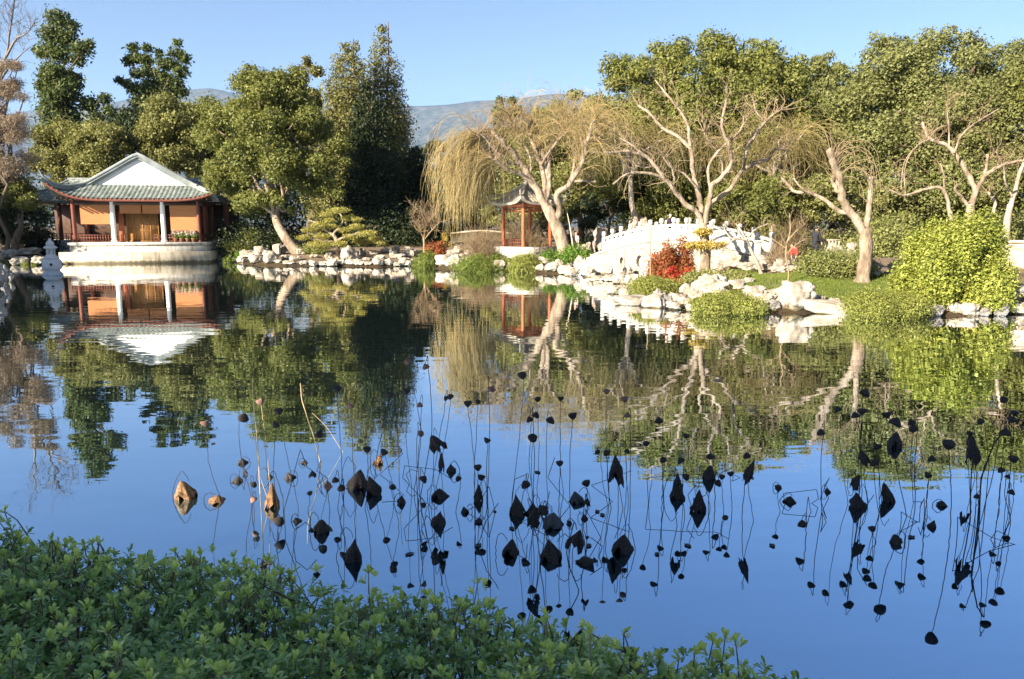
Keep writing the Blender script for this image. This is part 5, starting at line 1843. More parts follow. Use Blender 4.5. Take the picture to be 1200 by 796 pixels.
def person(label, loc, rz, top, legs, hair, h=1.7, bend=0.0, stride=.1, arm=(.0, .0), hat=None, long_coat=False):
    """standing figure facing -y before it is turned by rz; bend tips the trunk forward, arm lifts each forearm"""
    e = tag(empty('person', loc, rz), label, 'person')
    s = h / 1.7
    cb_, sb_ = math.cos(bend), math.sin(bend)

    def up(x, y, z):            # trunk point, tipped about the hips at z = .92
        dz = z - .92
        return (x * s, (y * cb_ - dz * sb_) * s, (.92 + dz * cb_ + y * sb_) * s)
    V, E, Rd = [], [], []

    def add(p, r_, par=None):
        V.append(p)
        Rd.append(r_ * s)
        if par is not None:
            E.append((par, len(V) - 1))
        return len(V) - 1
    pel = add(up(0, 0, .94), .125)
    wa = add(up(0, 0, 1.1), .12, pel)
    ch = add(up(0, .01, 1.3), .135, wa)
    nb = add(up(0, .01, 1.42), .075, ch)
    nk = add(up(0, -.005, 1.49), .05, nb)
    h1 = add(up(0, -.02, 1.56), .078, nk)
    h2 = add(up(0, -.015, 1.63), .088, h1)
    add(up(0, -.005, 1.69), .06, h2)
    add(up(0, -.115, 1.585), .014, h1)      # nose
    arms, lgs = [], []
    for i, sx in enumerate((-1, 1)):
        sh = add(up(sx * .17, .01, 1.38), .058, ch)
        lift = arm[i]
        el = add(up(sx * .22, -.02 - .12 * lift, 1.12 + .03 * lift), .042, sh)
        wr = add(up(sx * (.23 - .08 * lift), -.08 - .24 * lift, .88 + .2 * lift), .028, el)
        pa = add(up(sx * (.23 - .09 * lift), -.1 - .30 * lift, .80 + .22 * lift), .03, wr)
        for f_ in range(4):
            a_ = add(up(sx * (.23 - .09 * lift), -.13 - .33 * lift + f_ * .02, .74 + .22 * lift - .01 * (1.5 - abs(f_ - 1.5))), .0095, pa)
            add(up(sx * (.22 - .09 * lift), -.14 - .34 * lift + f_ * .02, .70 + .22 * lift), .008, a_)
        add(up(sx * (.2 - .09 * lift), -.14 - .32 * lift, .78 + .22 * lift), .01, pa)
        arms.append((sh, el, wr))
        hp = add((sx * .09 * s, 0, .88 * s), .09, pel)
        kn = add((sx * .1 * s, (-.03 - sx * stride) * s, .48 * s), .06, hp)
        an = add((sx * .1 * s, (.02 - sx * stride * 1.8 + (.08 if sx < 0 else 0) * stride * 5) * s, .09 * s), .042, kn)
        to = add((sx * .11 * s, (-.12 - sx * stride * 1.8) * s, .035 * s), .035, an)
        lgs.append((hp, kn, an, to))

    def link(me, name, lab=None):
        o = bpy.data.objects.new(name, me)
        C.objects.link(o)
        o.parent = e
        if lab:
            o['label'] = lab
        return o
    link(skin_mesh('body', V, E, Rd, M['skin']), 'body')
    # jacket
    JV, JE, JR = [], [], []

    def j(i, r_, par=None, p=None):
        JV.append(V[i] if p is None else p)
        JR.append(r_ * s)
        if par is not None:
            JE.append((par, len(JV) - 1))
        return len(JV) - 1
    a0 = j(pel, .16)
    if long_coat:
        j(0, .17, a0, (0, .01 * s, .62 * s))
    a1 = j(wa, .145, a0)
    a2 = j(ch, .16, a1)
    j(nb, .085, a2)
    for sh, el, wr in arms:
        b0 = j(sh, .076, a2)
        b1 = j(el, .058, b0)
        j(wr, .045, b1)
    link(skin_mesh('jacket', JV, JE, JR, top), 'jacket')
    TV, TE, TR = [V[pel]], [], [.145 * s]
    for hp, kn, an, to in lgs:
        for q_, r_ in ((hp, .105), (kn, .075), (an, .058)):
            par = 0 if q_ == hp else len(TV) - 1
            TV.append(V[q_])
            TR.append(r_ * s)
            TE.append((par, len(TV) - 1))
    link(skin_mesh('trousers', TV, TE, TR, legs), 'trousers')
    for hp, kn, an, to in lgs:
        a = Vector(V[an])
        link(skin_mesh('shoe', [(a.x, a.y + .03 * s, .05 * s), (a.x, a.y - .05 * s, .045 * s), tuple(Vector(V[to]) + Vector((0, -.04 * s, 0)))], [(0, 1), (1, 2)], [.052 * s, .05 * s, .036 * s], M['hair'], sub=1), 'shoe')
    hp_ = [up(0, .03, 1.53), up(0, .025, 1.62), up(0, .01, 1.69)]
    link(skin_mesh('hair', hp_, [(0, 1), (1, 2)], [.075 * s, .095 * s, .075 * s], hair), 'hair')
    for sx in (-1, 1):
        mb = MB()
        c_ = np.array(up(sx * .032, -.1, 1.615))
        mb.lathe([(0, -.008), (.008, -.004), (.011, 0), (.008, .004), (0, .008)], c_, 8)
        mb.build('eye', M['hair'], e, True)
    if hat is not None:
        mb = MB()
        c_ = np.array(up(0, .0, 1.66))
        mb.lathe([(.17 * s, .0), (.105 * s, .01), (.1 * s, .06 * s), (.06 * s, .085 * s), (0, .09 * s)], c_, 16)
        mb.build('hat', hat, e, True)
    return e


def ground_at(px, Y):
    x = at(px, 300, Y)[0]
    return (x, Y, zt1(x, Y) + .0)


p_ = ground_at(955, 36.2)
person('person in a black coat walking on the path behind the olive shrub', p_, R(115), cloth('black', (.02, .02, .024)), cloth('black', (.02, .02, .024)), M['hair'], h=1.72, stride=.1, long_coat=True, arm=(.3, .1))
p_ = ground_at(934, 33.6)
person('person in a red jacket and black trousers bending over behind the white rocks', p_, R(-60), cloth('red', (.62, .05, .035)), cloth('black', (.02, .02, .024)), M['hair'], h=1.3, bend=.75, arm=(.8, .8))
bp_ = bridge.matrix_basis @ Vector((bx_of(773), .95, deck(bx_of(773)) - .03))
person('person in a dark violet jacket crossing the top of the marble bridge', bp_, brz + R(80), cloth('violet', (.07, .05, .07)), cloth('black', (.02, .02, .024)), M['hairgrey'], h=1.5, bend=.2)
p_ = ground_at(667, 51.5)
person('grey haired person in a dark coat on the path right of the kiosk', p_, R(20), cloth('charcoal', (.035, .035, .04)), cloth('black', (.02, .02, .024)), M['hairgrey'], h=1.66)
p_ = ground_at(675, 51)
person('person in a pale pink jacket on the path right of the kiosk', p_, R(-40), cloth('pink', (.5, .36, .35)), cloth('charcoal', (.035, .035, .04)), M['hair'], h=1.62)
p_ = ground_at(697, 49.2)
person('person in a dusty pink top and dark trousers at the left end of the bridge', p_, R(60), cloth('dusty', (.36, .25, .23)), cloth('charcoal', (.035, .035, .04)), M['hair'], h=1.7)
p_ = ground_at(267, 69)
person('person in a red jacket in the shade right of the hall', p_, R(30), cloth('red', (.62, .05, .035)), cloth('black', (.02, .02, .024)), M['hair'], h=1.6)

# ---- potted flowers behind the right hand railing of the hall
for i, px in enumerate((206, 213, 220, 227)):
    q = at(px, 282, 64.6)
    e = tag(empty('flower_pot', (q[0], 64.6, zf)), 'potted plant with pink and white flowers under the right blind, ' + (ORD[i] if i < 3 else 'rightmost'), 'flower pot', 'flower pots on the hall terrace')
    mb = MB()
    mb.lathe([(.0, 0), (.13, 0), (.18, .28), (.2, .3), (.2, .33), (.15, .33), (.0, .3)], (0, 0, 0), 14)
    mb.build('pot', M['terracotta'], e, True)
    mb = MB()
    rng = np.random.default_rng(300 + i)
    leaf_cloud(mb, rng, [(0, 0, .62)], [(.3, .25, .3)], 160, .16, .08)
    mb.build('foliage', M['green'], e)
    mb = MB()
    leaf_cloud(mb, rng, [(0, -.05, .75)], [(.32, .26, .26)], 110, .1, .1)
    mb.build('flowers', M['blossom'], e)

# ================================================================== LOTUS
lrng = np.random.default_rng(400)


def pod_mesh(seed, mat):
    rng = np.random.default_rng(seed)
    mb = MB()
    k = 16
    prof_ = [(.1, -.92), (.3, -.8), (.64, -.5), (.9, -.1), (1.0, .2), (.97, .38), (.8, .5), (.0, .46)]
    ang = np.arange(k + 1) * 2 * math.pi / k
    j_ = 1 + .07 * np.sin(ang * 3 + rng.uniform(0, 6)) + .05 * np.cos(ang * 5)
    V = np.array([[(r_ * math.cos(a) * q, r_ * math.sin(a) * q, z + .05 * math.sin(2 * a)) for a, q in zip(ang, j_)] for r_, z in prof_])
    mb.grid(V, flip=True)
    for i in range(9):
        a, r_ = i * 2.4, .16 + .075 * i
        c_ = (r_ * math.cos(a), r_ * math.sin(a), .48)
        mb.lathe([(.1, 0), (.09, .05), (.0, .07)], c_, 7)
    o = mb.build('seed_pod', mat, smooth=True)
    me = o.data
    bpy.data.objects.remove(o)
    return me


def leaf_mesh(seed, mat):
    """dead lotus leaf folded down like a closed umbrella: unit width and height, apex on top"""
    rng = np.random.default_rng(seed)
    k, n_ = 26, 9
    ang = np.arange(k + 1) * 2 * math.pi / k
    f1, f2 = rng.uniform(0, 6, 2)
    pe = rng.uniform(.55, 1.15)
    nf = rng.integers(4, 7)
    V = []
    for i in range(n_):
        t_ = i / (n_ - 1)
        rr_ = .54 * (t_ ** pe) * (1 - .22 * max(0, t_ - .75) * 4 * rng.uniform(.4, 1))
        row = []
        jz = rng.normal(size=k + 1) * .10 * t_ ** 2.5
        jr = 1 + rng.normal(size=k + 1) * .07 * t_
        jz[-1], jr[-1] = jz[0], jr[0]
        for a, dz_, dr_ in zip(ang, jz, jr):
            q = dr_ + (.22 * math.sin(nf * a + f1) + .16 * math.sin((nf + 3) * a + f2) + .12 * math.sin(2 * a + f2)) * t_
            z = 1 - t_ + .20 * t_ ** 2 * math.sin(3 * a + f2) + .09 * math.sin(7 * a + f1) * t_ ** 2 + .1 * t_ ** 2 * math.sin(2 * a + f1) + dz_
            row.append((rr_ * q * math.cos(a) + .05 * t_ * math.sin(f1), rr_ * .95 * q * math.sin(a), z))
        V.append(row)
    mb = MB()
    mb.grid(np.array(V), flip=True)
    o = mb.build('leaf', mat, smooth=False)
    me = o.data
    bpy.data.objects.remove(o)
    return me


PODS = {c: [pod_mesh(500 + i, M[c]) for i in range(4)] for c in ('lotus', 'lotus_pink')}
LEAVES = {c: [leaf_mesh(520 + i, M[c]) for i in range(6)] for c in ('lotus', 'lotus_sunlit_gold', 'lotus_grey')}
lotus_items = []


def zone(px):
    for lim, s in ((262, 'at the far left'), (335, 'by the tall golden leaf'), (432, 'left of the conifer reflection'), (492, 'in the conifer reflection'), (585, 'in the bright gap'),
                   (664, 'in the thick middle clump'), (745, 'right of the middle clump'), (880, 'below the spreading willow reflection'), (990, 'left of the bush reflection'), (1075, 'in the pollarded trunk reflection'), (1125, 'below the bush reflection'), (3000, 'at the far right')):
        if px < lim:
            return s


def stem_line(P, parent, base, r=.0034, mat='stem', wob=.007, n=18):
    P = smooth_line(np.array(P), n)
    P[1:-1] += lrng.normal(size=(n - 2, 3)) * wob * .5
    mb = MB()
    mb.tubes(P, r * lrng.uniform(.8, 1.2) * np.linspace(1.15, .85, n), 6)
    o = mb.build('stem', M[mat], parent, True, loc=base)
    o.location = (0, 0, 0)
    return o


def lotus_pod(hx, hy, r, bx=None, by=None, style=None, col='lotus', stem='stem'):
    if by is None:
        by = hy + 34 + lrng.uniform(0, 26) if hy > 535 else float(np.clip(hy + 112 + lrng.uniform(-8, 16), 562, 640))
    if bx is None:
        bx = hx + lrng.normal() * 5
    b = gr(bx, by)
    Y = b[1] + lrng.uniform(-.06, .06)
    hd = at(hx, hy, Y)
    rr_ = r * 1.0 * mpp(Y)
    style = style or ('u' if lrng.random() < .45 else 'n')
    e = empty('lotus_stalk', b)
    b0 = b - np.array((0, 0, .25))
    me = PODS[col][lrng.integers(4)]
    o = bpy.data.objects.new('seed_pod', me)
    C.objects.link(o)
    o.parent = e
    o.scale = (rr_, rr_, rr_)
    side = 1 if lrng.random() < .5 else -1
    L = hd[2]
    if style == 'u':
        tilt = lrng.normal() * .25
        o.rotation_euler = (lrng.normal() * .3, tilt, lrng.uniform(0, 6))
        att = hd + np.array((-math.sin(tilt) * .55 * rr_, 0, -.55 * rr_))
        mid = b * .5 + att * .5 + np.array((lrng.normal() * .03 * L, lrng.normal() * .03, 0))
        stem_line([b0, b * .97 + att * .03, mid, att], e, b)
    else:
        tilt = math.pi + side * lrng.uniform(.1, .8)
        o.rotation_euler = (lrng.normal() * .2, tilt, 0)
        ax = np.array((math.sin(tilt), 0, math.cos(tilt)))     # pod axis (its flat face looks this way)
        att = hd - ax * .6 * rr_
        topz = max(att[2] + rr_ * lrng.uniform(.9, 2.2), .04)
        tp_ = np.array((att[0] * .7 + (b[0] * .2 + hd[0] * .8) * .3 - side * rr_ * .9, Y, topz))
        mid = b * .5 + tp_ * .5 + np.array((lrng.normal() * .03 * L, lrng.normal() * .02, 0))
        stem_line([b0, b, mid, tp_ - np.array((0, 0, rr_ * .8)), tp_ + np.array((side * rr_ * .3, 0, rr_ * .12)), att], e, b, n=26)
    o.location = hd - b
    tall = 'tall' if by - hy > 85 else ('middling' if by - hy > 50 else 'short')
    desc = f'{"brown" if col == "lotus_pink" else "black"} {"upright" if style == "u" else "nodding"} lotus pod on {tall} stalk'
    lotus_items.append((e, desc, hx, zone(hx), 'lotus pod', 'dead lotus pods on stalks in the pond'))
    return e


def lotus_leaf(x, y, w, h, col='lotus', style='w', bx=None, by=None):
    """folded leaf; style w: stands in the water at y (h counts the mirrored half), h: hangs clear of the water, h its own height"""
    if style == 'w':
        b = gr(x, y)
        k = mpp(b[1])
        W_, H_ = w * k, h * .5 * k * 1.1
        base = b
        apex = b + np.array((lrng.normal() * W_ * .12, 0, H_))
        org = b - np.array((0, 0, H_ * .12))
        hh_ = H_ * 1.12
    else:
        bx = x + lrng.normal() * 4 if bx is None else bx
        by = y + h * .5 + 42 + lrng.uniform(0, 22) if by is None else by
        base = gr(bx, by)
        Y = base[1]
        k = mpp(Y)
        W_, hh_ = w * k, h * k
        org = at(x, y + h / 2, Y)
        apex = org + np.array((0, 0, hh_))
    e = empty('lotus_leaf', base)
    me = LEAVES[col][lrng.integers(6)]
    o = bpy.data.objects.new('leaf', me)
    C.objects.link(o)
    o.parent = e
    o.scale = (W_, W_, hh_)
    o.location = org - base
    o.rotation_euler = (lrng.normal() * .15, lrng.normal() * .28, lrng.uniform(0, 6.28))
    side = 1 if lrng.random() < .5 else -1
    b0 = base - np.array((0, 0, .2))
    if style == 'w':
        q0 = base + np.array((side * W_ * .75, .02, 0))
        t_ = apex + np.array((side * W_ * .35, 0, H_ * lrng.uniform(.25, .6)))
        stem_line([q0 - np.array((0, 0, .2)), q0, q0 * .4 + t_ * .6 + np.array((side * W_ * .12, 0, 0)), t_, apex + np.array((side * W_ * .06, 0, H_ * .12)), apex - np.array((0, 0, H_ * .1))], e, base, n=22)
    else:
        t_ = apex + np.array((-side * W_ * .25, 0, hh_ * .25))
        stem_line([b0, base, base * .5 + t_ * .5 + np.array((lrng.normal() * .03, 0, 0)), t_ - np.array((0, 0, hh_ * .1)), t_ + np.array((side * W_ * .12, 0, hh_ * .06)), apex - np.array((0, 0, hh_ * .08))], e, base, n=24)
    size = 'large' if w * h > 480 else ('medium' if w * h > 180 else 'small')
    c_ = {'lotus': 'black', 'lotus_sunlit_gold': 'sunlit golden', 'lotus_grey': 'grey'}[col]
    lotus_items.append((e, f'{size} {c_} folded lotus leaf {"in water" if style == "w" else "hanging"}', x, zone(x), 'lotus leaf', 'dead folded lotus leaves in the pond'))
    return e


def lotus_bent(pts, base_i=0, mat='stem', leaf=None, pod=None, r=.0036):
    """broken stalk traced as pixels in the upright plane through its foot"""
    b = gr(*pts[base_i])
    Y = b[1]
    P = [at(p[0], p[1], Y) for p in pts]
    n_ = len(P)
    rows = [P[0] - np.array((0, 0, .2))]
    for i in range(n_ - 1):           # keep the kinks sharp
        for f in (0, .33, .67, .97):
            q = P[i] * (1 - f) + P[i + 1] * f
            q = q + np.array((0, lrng.normal() * .004, 0))
            rows.append(q)
    rows.append(P[-1])
    rows = np.array(rows)
    rows[:, 2] = np.where(np.arange(len(rows)) == 0, rows[:, 2], np.maximum(rows[:, 2], -.02))
    e = empty('lotus_stalk', b)
    mb = MB()
    mb.tubes(rows, r, 6)
    mb.build('stem', M[mat], e, True, loc=b).location = (0, 0, 0)
    if pod:
        o = bpy.data.objects.new('seed_pod', PODS['lotus'][lrng.integers(4)])
        C.objects.link(o)
        o.parent = e
        q = pod * mpp(Y)
        o.scale = (q, q, q)
        o.location = P[-1] - b
        o.rotation_euler = (lrng.normal() * .3, math.pi + lrng.normal() * .5, 0)
    if leaf:
        o = bpy.data.objects.new('leaf', LEAVES['lotus'][lrng.integers(6)])
        C.objects.link(o)
        o.parent = e
        q = leaf * mpp(Y)
        o.scale = (q, q, q * .8)
        o.location = P[-1] - b - np.array((0, 0, q * .75))
        o.rotation_euler = (0, 0, lrng.normal())
    c_ = 'straw coloured' if mat == 'straw' else 'black'
    what = ' with a pod' if pod else (' with dead leaf' if leaf else '')
    lotus_items.append((e, f'{c_} bent stalk{what}', pts[-1][0], zone(pts[-1][0]), 'lotus stalk', 'bent dead lotus stalks in the pond'))


# seed pods on stalks: (head x, head y, radius[, foot x, foot y[, style]])
for a in [(285, 490, 6.5, 296, 588), (323, 498, 5, 326, 600), (327, 482, 5, 350, 596), (373, 509, 6, 383, 578), (395, 456, 5, 402, 582), (456, 463, 5, 438, 566), (476, 459, 4.5, 482, 575), (430, 527, 5, 428, 596), (450, 530, 5, 462, 584),
          (400, 572, 5), (460, 571, 4.5, 468, 618), (496, 562, 5.5, 490, 604), (496, 592, 4, 494, 616), (523, 467, 3.6, 503, 596), (528, 465, 4, 505, 600), (548, 473, 5, 557, 606), (560, 471, 3.4, 556, 600), (571, 516, 4.5, 572, 600), (537, 561, 4, 534, 600),
          (564, 559, 5, 566, 606), (560, 548, 5, 563, 600), (612, 440, 5.5, 600, 585), (616, 568, 6, 606, 612), (621, 492, 4.5, 624, 600), (628, 487, 4.8, 627, 604), (630, 468, 4, 629, 586), (645, 493, 5.5, 643, 604), (657, 467, 4, 655, 592), (624, 514, 6, 625, 606),
          (656, 543, 4.6, 657, 602), (671, 487, 5.5, 668, 604), (687, 566, 5.5, 684, 616), (700, 530, 3.6, 712, 594), (711, 531, 4.6, 716, 596), (735, 529, 3.6, 732, 600), (772, 493, 5, 778, 590), (777, 539, 4.5, 776, 590), (798, 540, 5, 800, 596), (804, 559, 5, 802, 606),
          (804, 511, 4, 818, 596), (832, 535, 4.5, 830, 590), (850, 607, 4, 846, 622), (841, 566, 5, 838, 598), (846, 559, 4, 848, 600), (856, 555, 4, 858, 604), (875, 534, 4.5, 870, 600), (912, 571, 4, 914, 600), (940, 614, 5.5, 944, 634), (1014, 461, 6, 1010, 586, 'n'), (1002, 487, 5, 1006, 590),
          (1010, 482, 5.4, 1008, 596), (982, 480, 4.6, 994, 590), (962, 507, 5, 963, 600), (1039, 486, 5.4, 1033, 590), (1049, 495, 7.4, 1062, 606), (1070, 502, 5.4, 1072, 596), (1068, 495, 4.6, 1070, 590), (1028, 523, 5.4, 1030, 604), (1024, 543, 5, 1030, 606),
          (1112, 521, 7.6, 1113, 634, 'u'), (1092, 538, 5, 1086, 606), (1088, 557, 4.6, 1084, 610), (1136, 508, 3.6, 1138, 600), (1149, 494, 4.4, 1153, 606), (1178, 507, 6.2, 1146, 622), (1186, 492, 5, 1182, 600), (1189, 484, 4.4, 1178, 596), (1176, 468, 4.6, 1172, 590),
          (1188, 538, 5.4, 1184, 616), (1173, 551, 4.4, 1170, 600), (1181, 559, 3.4, 1184, 610), (1145, 582, 4, 1142, 624), (1185, 577, 4.4, 1184, 604), (1022, 620, 4.6, 1026, 636),
          (363, 578, 3.6, 361, 600), (327, 611, 7, 326, 622), (297, 568, 4.5, 298, 598), (393, 563, 4.5, 396, 596),
          (757, 520, 4.2, 760, 592)]:
    lotus_pod(*a[:5], style=a[5] if len(a) > 5 else None)
for a in [(478, 424, 4.4, 486, 580), (499, 430, 4.4, 492, 588), (493, 508, 4.4, 490, 596), (492, 475, 4, 489, 590), (576, 456, 4.6, 571, 590), (711, 459, 4, 714, 585), (240, 496, 5, 258, 585), (732, 468, 4.6, 736, 590), (735, 487, 4, 738, 592), (384, 571, 4.4, 386, 598), (297, 586, 4.5, 296, 606), (305, 471, 5, 314, 566), (411, 476, 4, 415, 574)]:
    lotus_pod(*a[:5], col='lotus_pink')
# folded leaves standing in the water
for a in [(418, 571, 26, 46), (441, 579, 18, 44), (377, 623, 20, 30), (413, 655, 27, 56), (348, 611, 11, 13), (308, 663, 10, 13), (470, 590, 12, 18), (514, 583, 19, 20), (513, 614, 22, 34), (545, 601, 11, 14), (561, 586, 13, 36), (608, 602, 24, 46), (624, 604, 17, 30), (646, 654, 30, 42),
          (597, 650, 23, 36), (684, 659, 19, 32), (727, 646, 25, 40), (793, 583, 22, 38), (818, 597, 20, 46), (1005, 594, 18, 38), (1042, 588, 15, 44), (1051, 636, 16, 20), (925, 588, 14, 14), (1103, 593, 13, 12), (1091, 618, 11, 18), (970, 577, 9, 12), (529, 553, 13, 18), (279, 564, 14, 12),
          (284, 543, 12, 11), (339, 561, 13, 14), (357, 543, 9, 8), (685, 608, 11, 12), (667, 614, 8, 9), (561, 612, 10, 10), (1048, 524, 20, 36), (1002, 566, 11, 20), (831, 560, 16, 34), (636, 598, 16, 14), (912, 572, 8, 10)]:
    lotus_leaf(*a)
for a in [(219, 583, 24, 42), (254, 588, 22, 16), (318, 594, 19, 54), (443, 544, 13, 26), (384, 570, 12, 16)]:
    lotus_leaf(*a, col='lotus_sunlit_gold')
for a in [(647, 616, 30, 30), (677, 588, 20, 24)]:
    lotus_leaf(*a, col='lotus_grey')
# leaves hanging clear of the water
for a in [(513, 517, 18, 19), (517, 540, 8, 22), (722, 545, 18, 29), (623, 602, 14, 24), (676, 628, 20, 22), (793, 562, 11, 18), (875, 547, 11, 26), (1014, 533, 13, 18), (1141, 524, 17, 28), (636, 597, 15, 12), (688, 587, 9, 10), (1000, 562, 9, 16), (1138, 512, 9, 14)]:
    lotus_leaf(*a, style='h')
# straw coloured and broken stalks
for pts, kw in [([(305, 578), (302, 520), (297, 470), (296, 443)], dict(mat='straw', r=.006)), ([(376, 545), (368, 512), (361, 492), (354, 470), (352, 449)], dict(mat='straw', r=.007)), ([(402, 530), (384, 502), (366, 484)], dict(mat='straw')), ([(416, 560), (414, 510), (411, 469)], dict(mat='straw')),
                ([(468, 560), (467, 520), (468, 480)], dict(mat='straw')), ([(316, 566), (312, 520), (306, 474)], dict(mat='straw')), ([(316, 592), (305, 560), (300, 520), (290, 496)], dict(mat='straw')),
                ([(334, 616), (333, 598), (352, 527), (360, 548), (366, 552)], dict(leaf=9)), ([(384, 560), (371, 552), (376, 540), (372, 576)], dict()), ([(445, 556), (472, 532), (468, 524), (446, 523)], dict()), ([(500, 590), (472, 560), (474, 546), (510, 550), (530, 562)], dict()),
                ([(480, 566), (476, 556), (482, 550), (490, 553)], dict()), ([(536, 556), (556, 574), (580, 600)], dict(pod=4)), ([(598, 606), (603, 562), (617, 556), (618, 574)], dict()), ([(668, 593), (642, 560), (650, 536)], dict()), ([(650, 531), (670, 548), (684, 565)], dict()),
                ([(718, 588), (693, 569), (740, 552)], dict()), ([(612, 612), (640, 596), (644, 576)], dict()), ([(544, 600), (560, 592), (573, 570), (580, 598)], dict(leaf=9)), ([(704, 630), (686, 596), (688, 628)], dict(leaf=9)), ([(702, 652), (706, 640), (692, 630)], dict()),
                ([(920, 590), (918, 578), (957, 574), (959, 585), (945, 594), (921, 603)], dict()), ([(961, 584), (972, 560), (966, 570), (974, 592)], dict()), ([(945, 600), (947, 582), (951, 604)], dict()), ([(1056, 612), (1056, 600), (1083, 617), (1064, 628), (1052, 620)], dict()),
                ([(1058, 604), (1068, 606), (1087, 604)], dict()), ([(1121, 638), (1122, 606), (1162, 630), (1202, 642)], dict()), ([(1150, 622), (1200, 648), (1212, 649)], dict()), ([(1161, 632), (1168, 622), (1182, 628), (1183, 636)], dict(leaf=8)), ([(1083, 606), (1083, 584), (1078, 594)], dict()),
                ([(1078, 600), (1080, 588), (1070, 588)], dict()), ([(760, 590), (758, 560), (800, 556), (842, 556), (858, 548)], dict()), ([(868, 560), (858, 556), (862, 600)], dict()), ([(812, 600), (806, 580), (816, 568)], dict()), ([(344, 640), (345, 622), (358, 612), (370, 624)], dict()),
                ([(560, 640), (570, 610), (584, 590)], dict()), ([(1005, 634), (1010, 600), (1024, 580)], dict()), ([(964, 612), (963, 600), (972, 620)], dict()), ([(300, 560), (302, 552), (310, 548), (316, 556)], dict(leaf=7)), ([(280, 556), (284, 538), (287, 550)], dict(leaf=7)),
                ([(494, 620), (500, 604), (512, 618)], dict()), ([(730, 596), (726, 572), (722, 560)], dict()), ([(1145, 618), (1150, 560), (1165, 520), (1174, 509)], dict(r=.007)), ([(1137, 610), (1138, 560), (1140, 540)], dict(r=.006)), ([(1148, 620), (1149, 570), (1154, 545)], dict(r=.006))]:
    lotus_bent(pts, **kw)
for i, (px, py) in enumerate([(630, 554), (706, 604), (700, 600), (446, 535), (600, 620), (1068, 630), (806, 640), (250, 520), (560, 640), (905, 640), (690, 640), (480, 650), (770, 650), (880, 560)]):
    q = gr(px, py)
    mb = MB()
    n_ = 9
    L_ = lrng.uniform(.05, .11)
    tt_ = np.linspace(0, math.pi, n_)
    V = np.array([[(L_ * (j / (n_ - 1) - .5), s_ * L_ * .3 * math.sin(tt_[j]), .004 + .012 * abs(s_) * math.sin(j * 1.3) ** 2) for s_ in (-1, 0, 1)] for j in range(n_)])
    mb.grid(V)
    o = mb.build('floating_leaf', M['lotus_grey'])
    o.location = q
    o.rotation_euler = (0, 0, lrng.uniform(0, 3))
    tag(o, f'small dark dead leaf afloat among the lotus stalks, {sum(1 for a in [630, 706, 700, 446, 600, 1068, 806, 250, 560, 905, 690, 480, 770, 880] if a < px) + 1} from left' if False else 'small dark dead leaf afloat among the lotus stalks', 'leaf', 'dead leaves afloat on the pond')
groups_ = {}
for it in lotus_items:
    groups_.setdefault((it[1], it[3]), []).append(it)
for (desc, zn), its in groups_.items():
    its.sort(key=lambda q: q[2])
    for i, it in enumerate(its):
        od = ORD[i].replace('from the', 'such from') if i < len(its) - 1 or len(its) < 3 else 'rightmost'
        if len(its) == 2:
            od = ('left', 'right')[i] + ' one'
        if 'spreading' in zn and len(its) > 2:
            od = od.replace(' such', '')
            zn = zn.replace('spreading ', '')
        lab = desc + (f', {od}' if len(its) > 1 else '') + ' ' + zn
        tag(it[0], lab, it[4], it[5])

# ================================================================== HEDGE in front
hrng = np.random.default_rng(600)
HZ = 1.68
edge_px = [(-260, 570), (-120, 586), (0, 604), (60, 614), (140, 628), (200, 637), (300, 653), (420, 671), (500, 678), (560, 686), (620, 702), (690, 722), (760, 738), (850, 753), (930, 767), (1010, 795)]
edge = np.array([gr(a, b, HZ)[:2] for a, b in edge_px])


def hedge_depth(x, y):
    """distance inside the pond-side edge of the hedge top (negative outside)"""
    yy = np.interp(x, edge[:, 0], edge[:, 1])
    return (yy - y) * .75


def whorls(mb, c, up, size, nl, young, rng):
    """one rosette of leaves at the tip of each shoot"""
    n = len(c)
    for i in range(nl):
        a = i * 2.4 + rng.uniform(0, 6.28, n)
        sp_ = np.clip((.25 + .9 * i / nl + rng.normal(size=n) * .12), .1, 1.45)      # opens from upright to flat
        if not young:
            sp_ = np.clip(sp_ + .35, .3, 1.7)
        ax = nrm(up)
        u_ = nrm(np.cross(ax, np.array((.3, .8, .1))))
        v_ = np.cross(ax, u_)
        rad = u_ * np.cos(a)[:, None] + v_ * np.sin(a)[:, None]
        D = ax * np.cos(sp_)[:, None] + rad * np.sin(sp_)[:, None]
        S_ = nrm(np.cross(D, ax + rad * .3))
        N = nrm(np.cross(S_, D))
        l = (size * .72 * rng.uniform(.7, 1.2, n))[:, None]
        w_ = l * rng.uniform(.17, .22, n)[:, None]
        b = c - ax * (.012 * i / nl)
        p1 = b + D * l * .45 + N * l * .03
        p2 = b + D * l * .8 + N * l * -.01
        p3 = b + D * l - N * l * .10
        V = np.stack([b - S_ * .001, b + S_ * .001, p1 + S_ * w_ * .8 + N * l * .03, p1 - S_ * w_ * .8 + N * l * .03, p2 + S_ * w_, p2 - S_ * w_, p3 + S_ * w_ * .15, p3 - S_ * w_ * .15], 1)
        k_ = np.arange(n)[:, None] * 8
        q = np.concatenate([k_ + np.array((0, 1, 2, 3)), k_ + np.array((3, 2, 4, 5)), k_ + np.array((5, 4, 6, 7))], 0)
        mb.add(V.reshape(-1, 3), q)


xa_ = np.arange(-4.2, 1.9, .045)
ya_ = np.arange(1.1, 4.2, .045)
XX, YY = np.meshgrid(xa_, ya_)
XX = XX.ravel() + hrng.normal(size=XX.size) * .026
YY = YY.ravel() + hrng.normal(size=YY.size) * .026


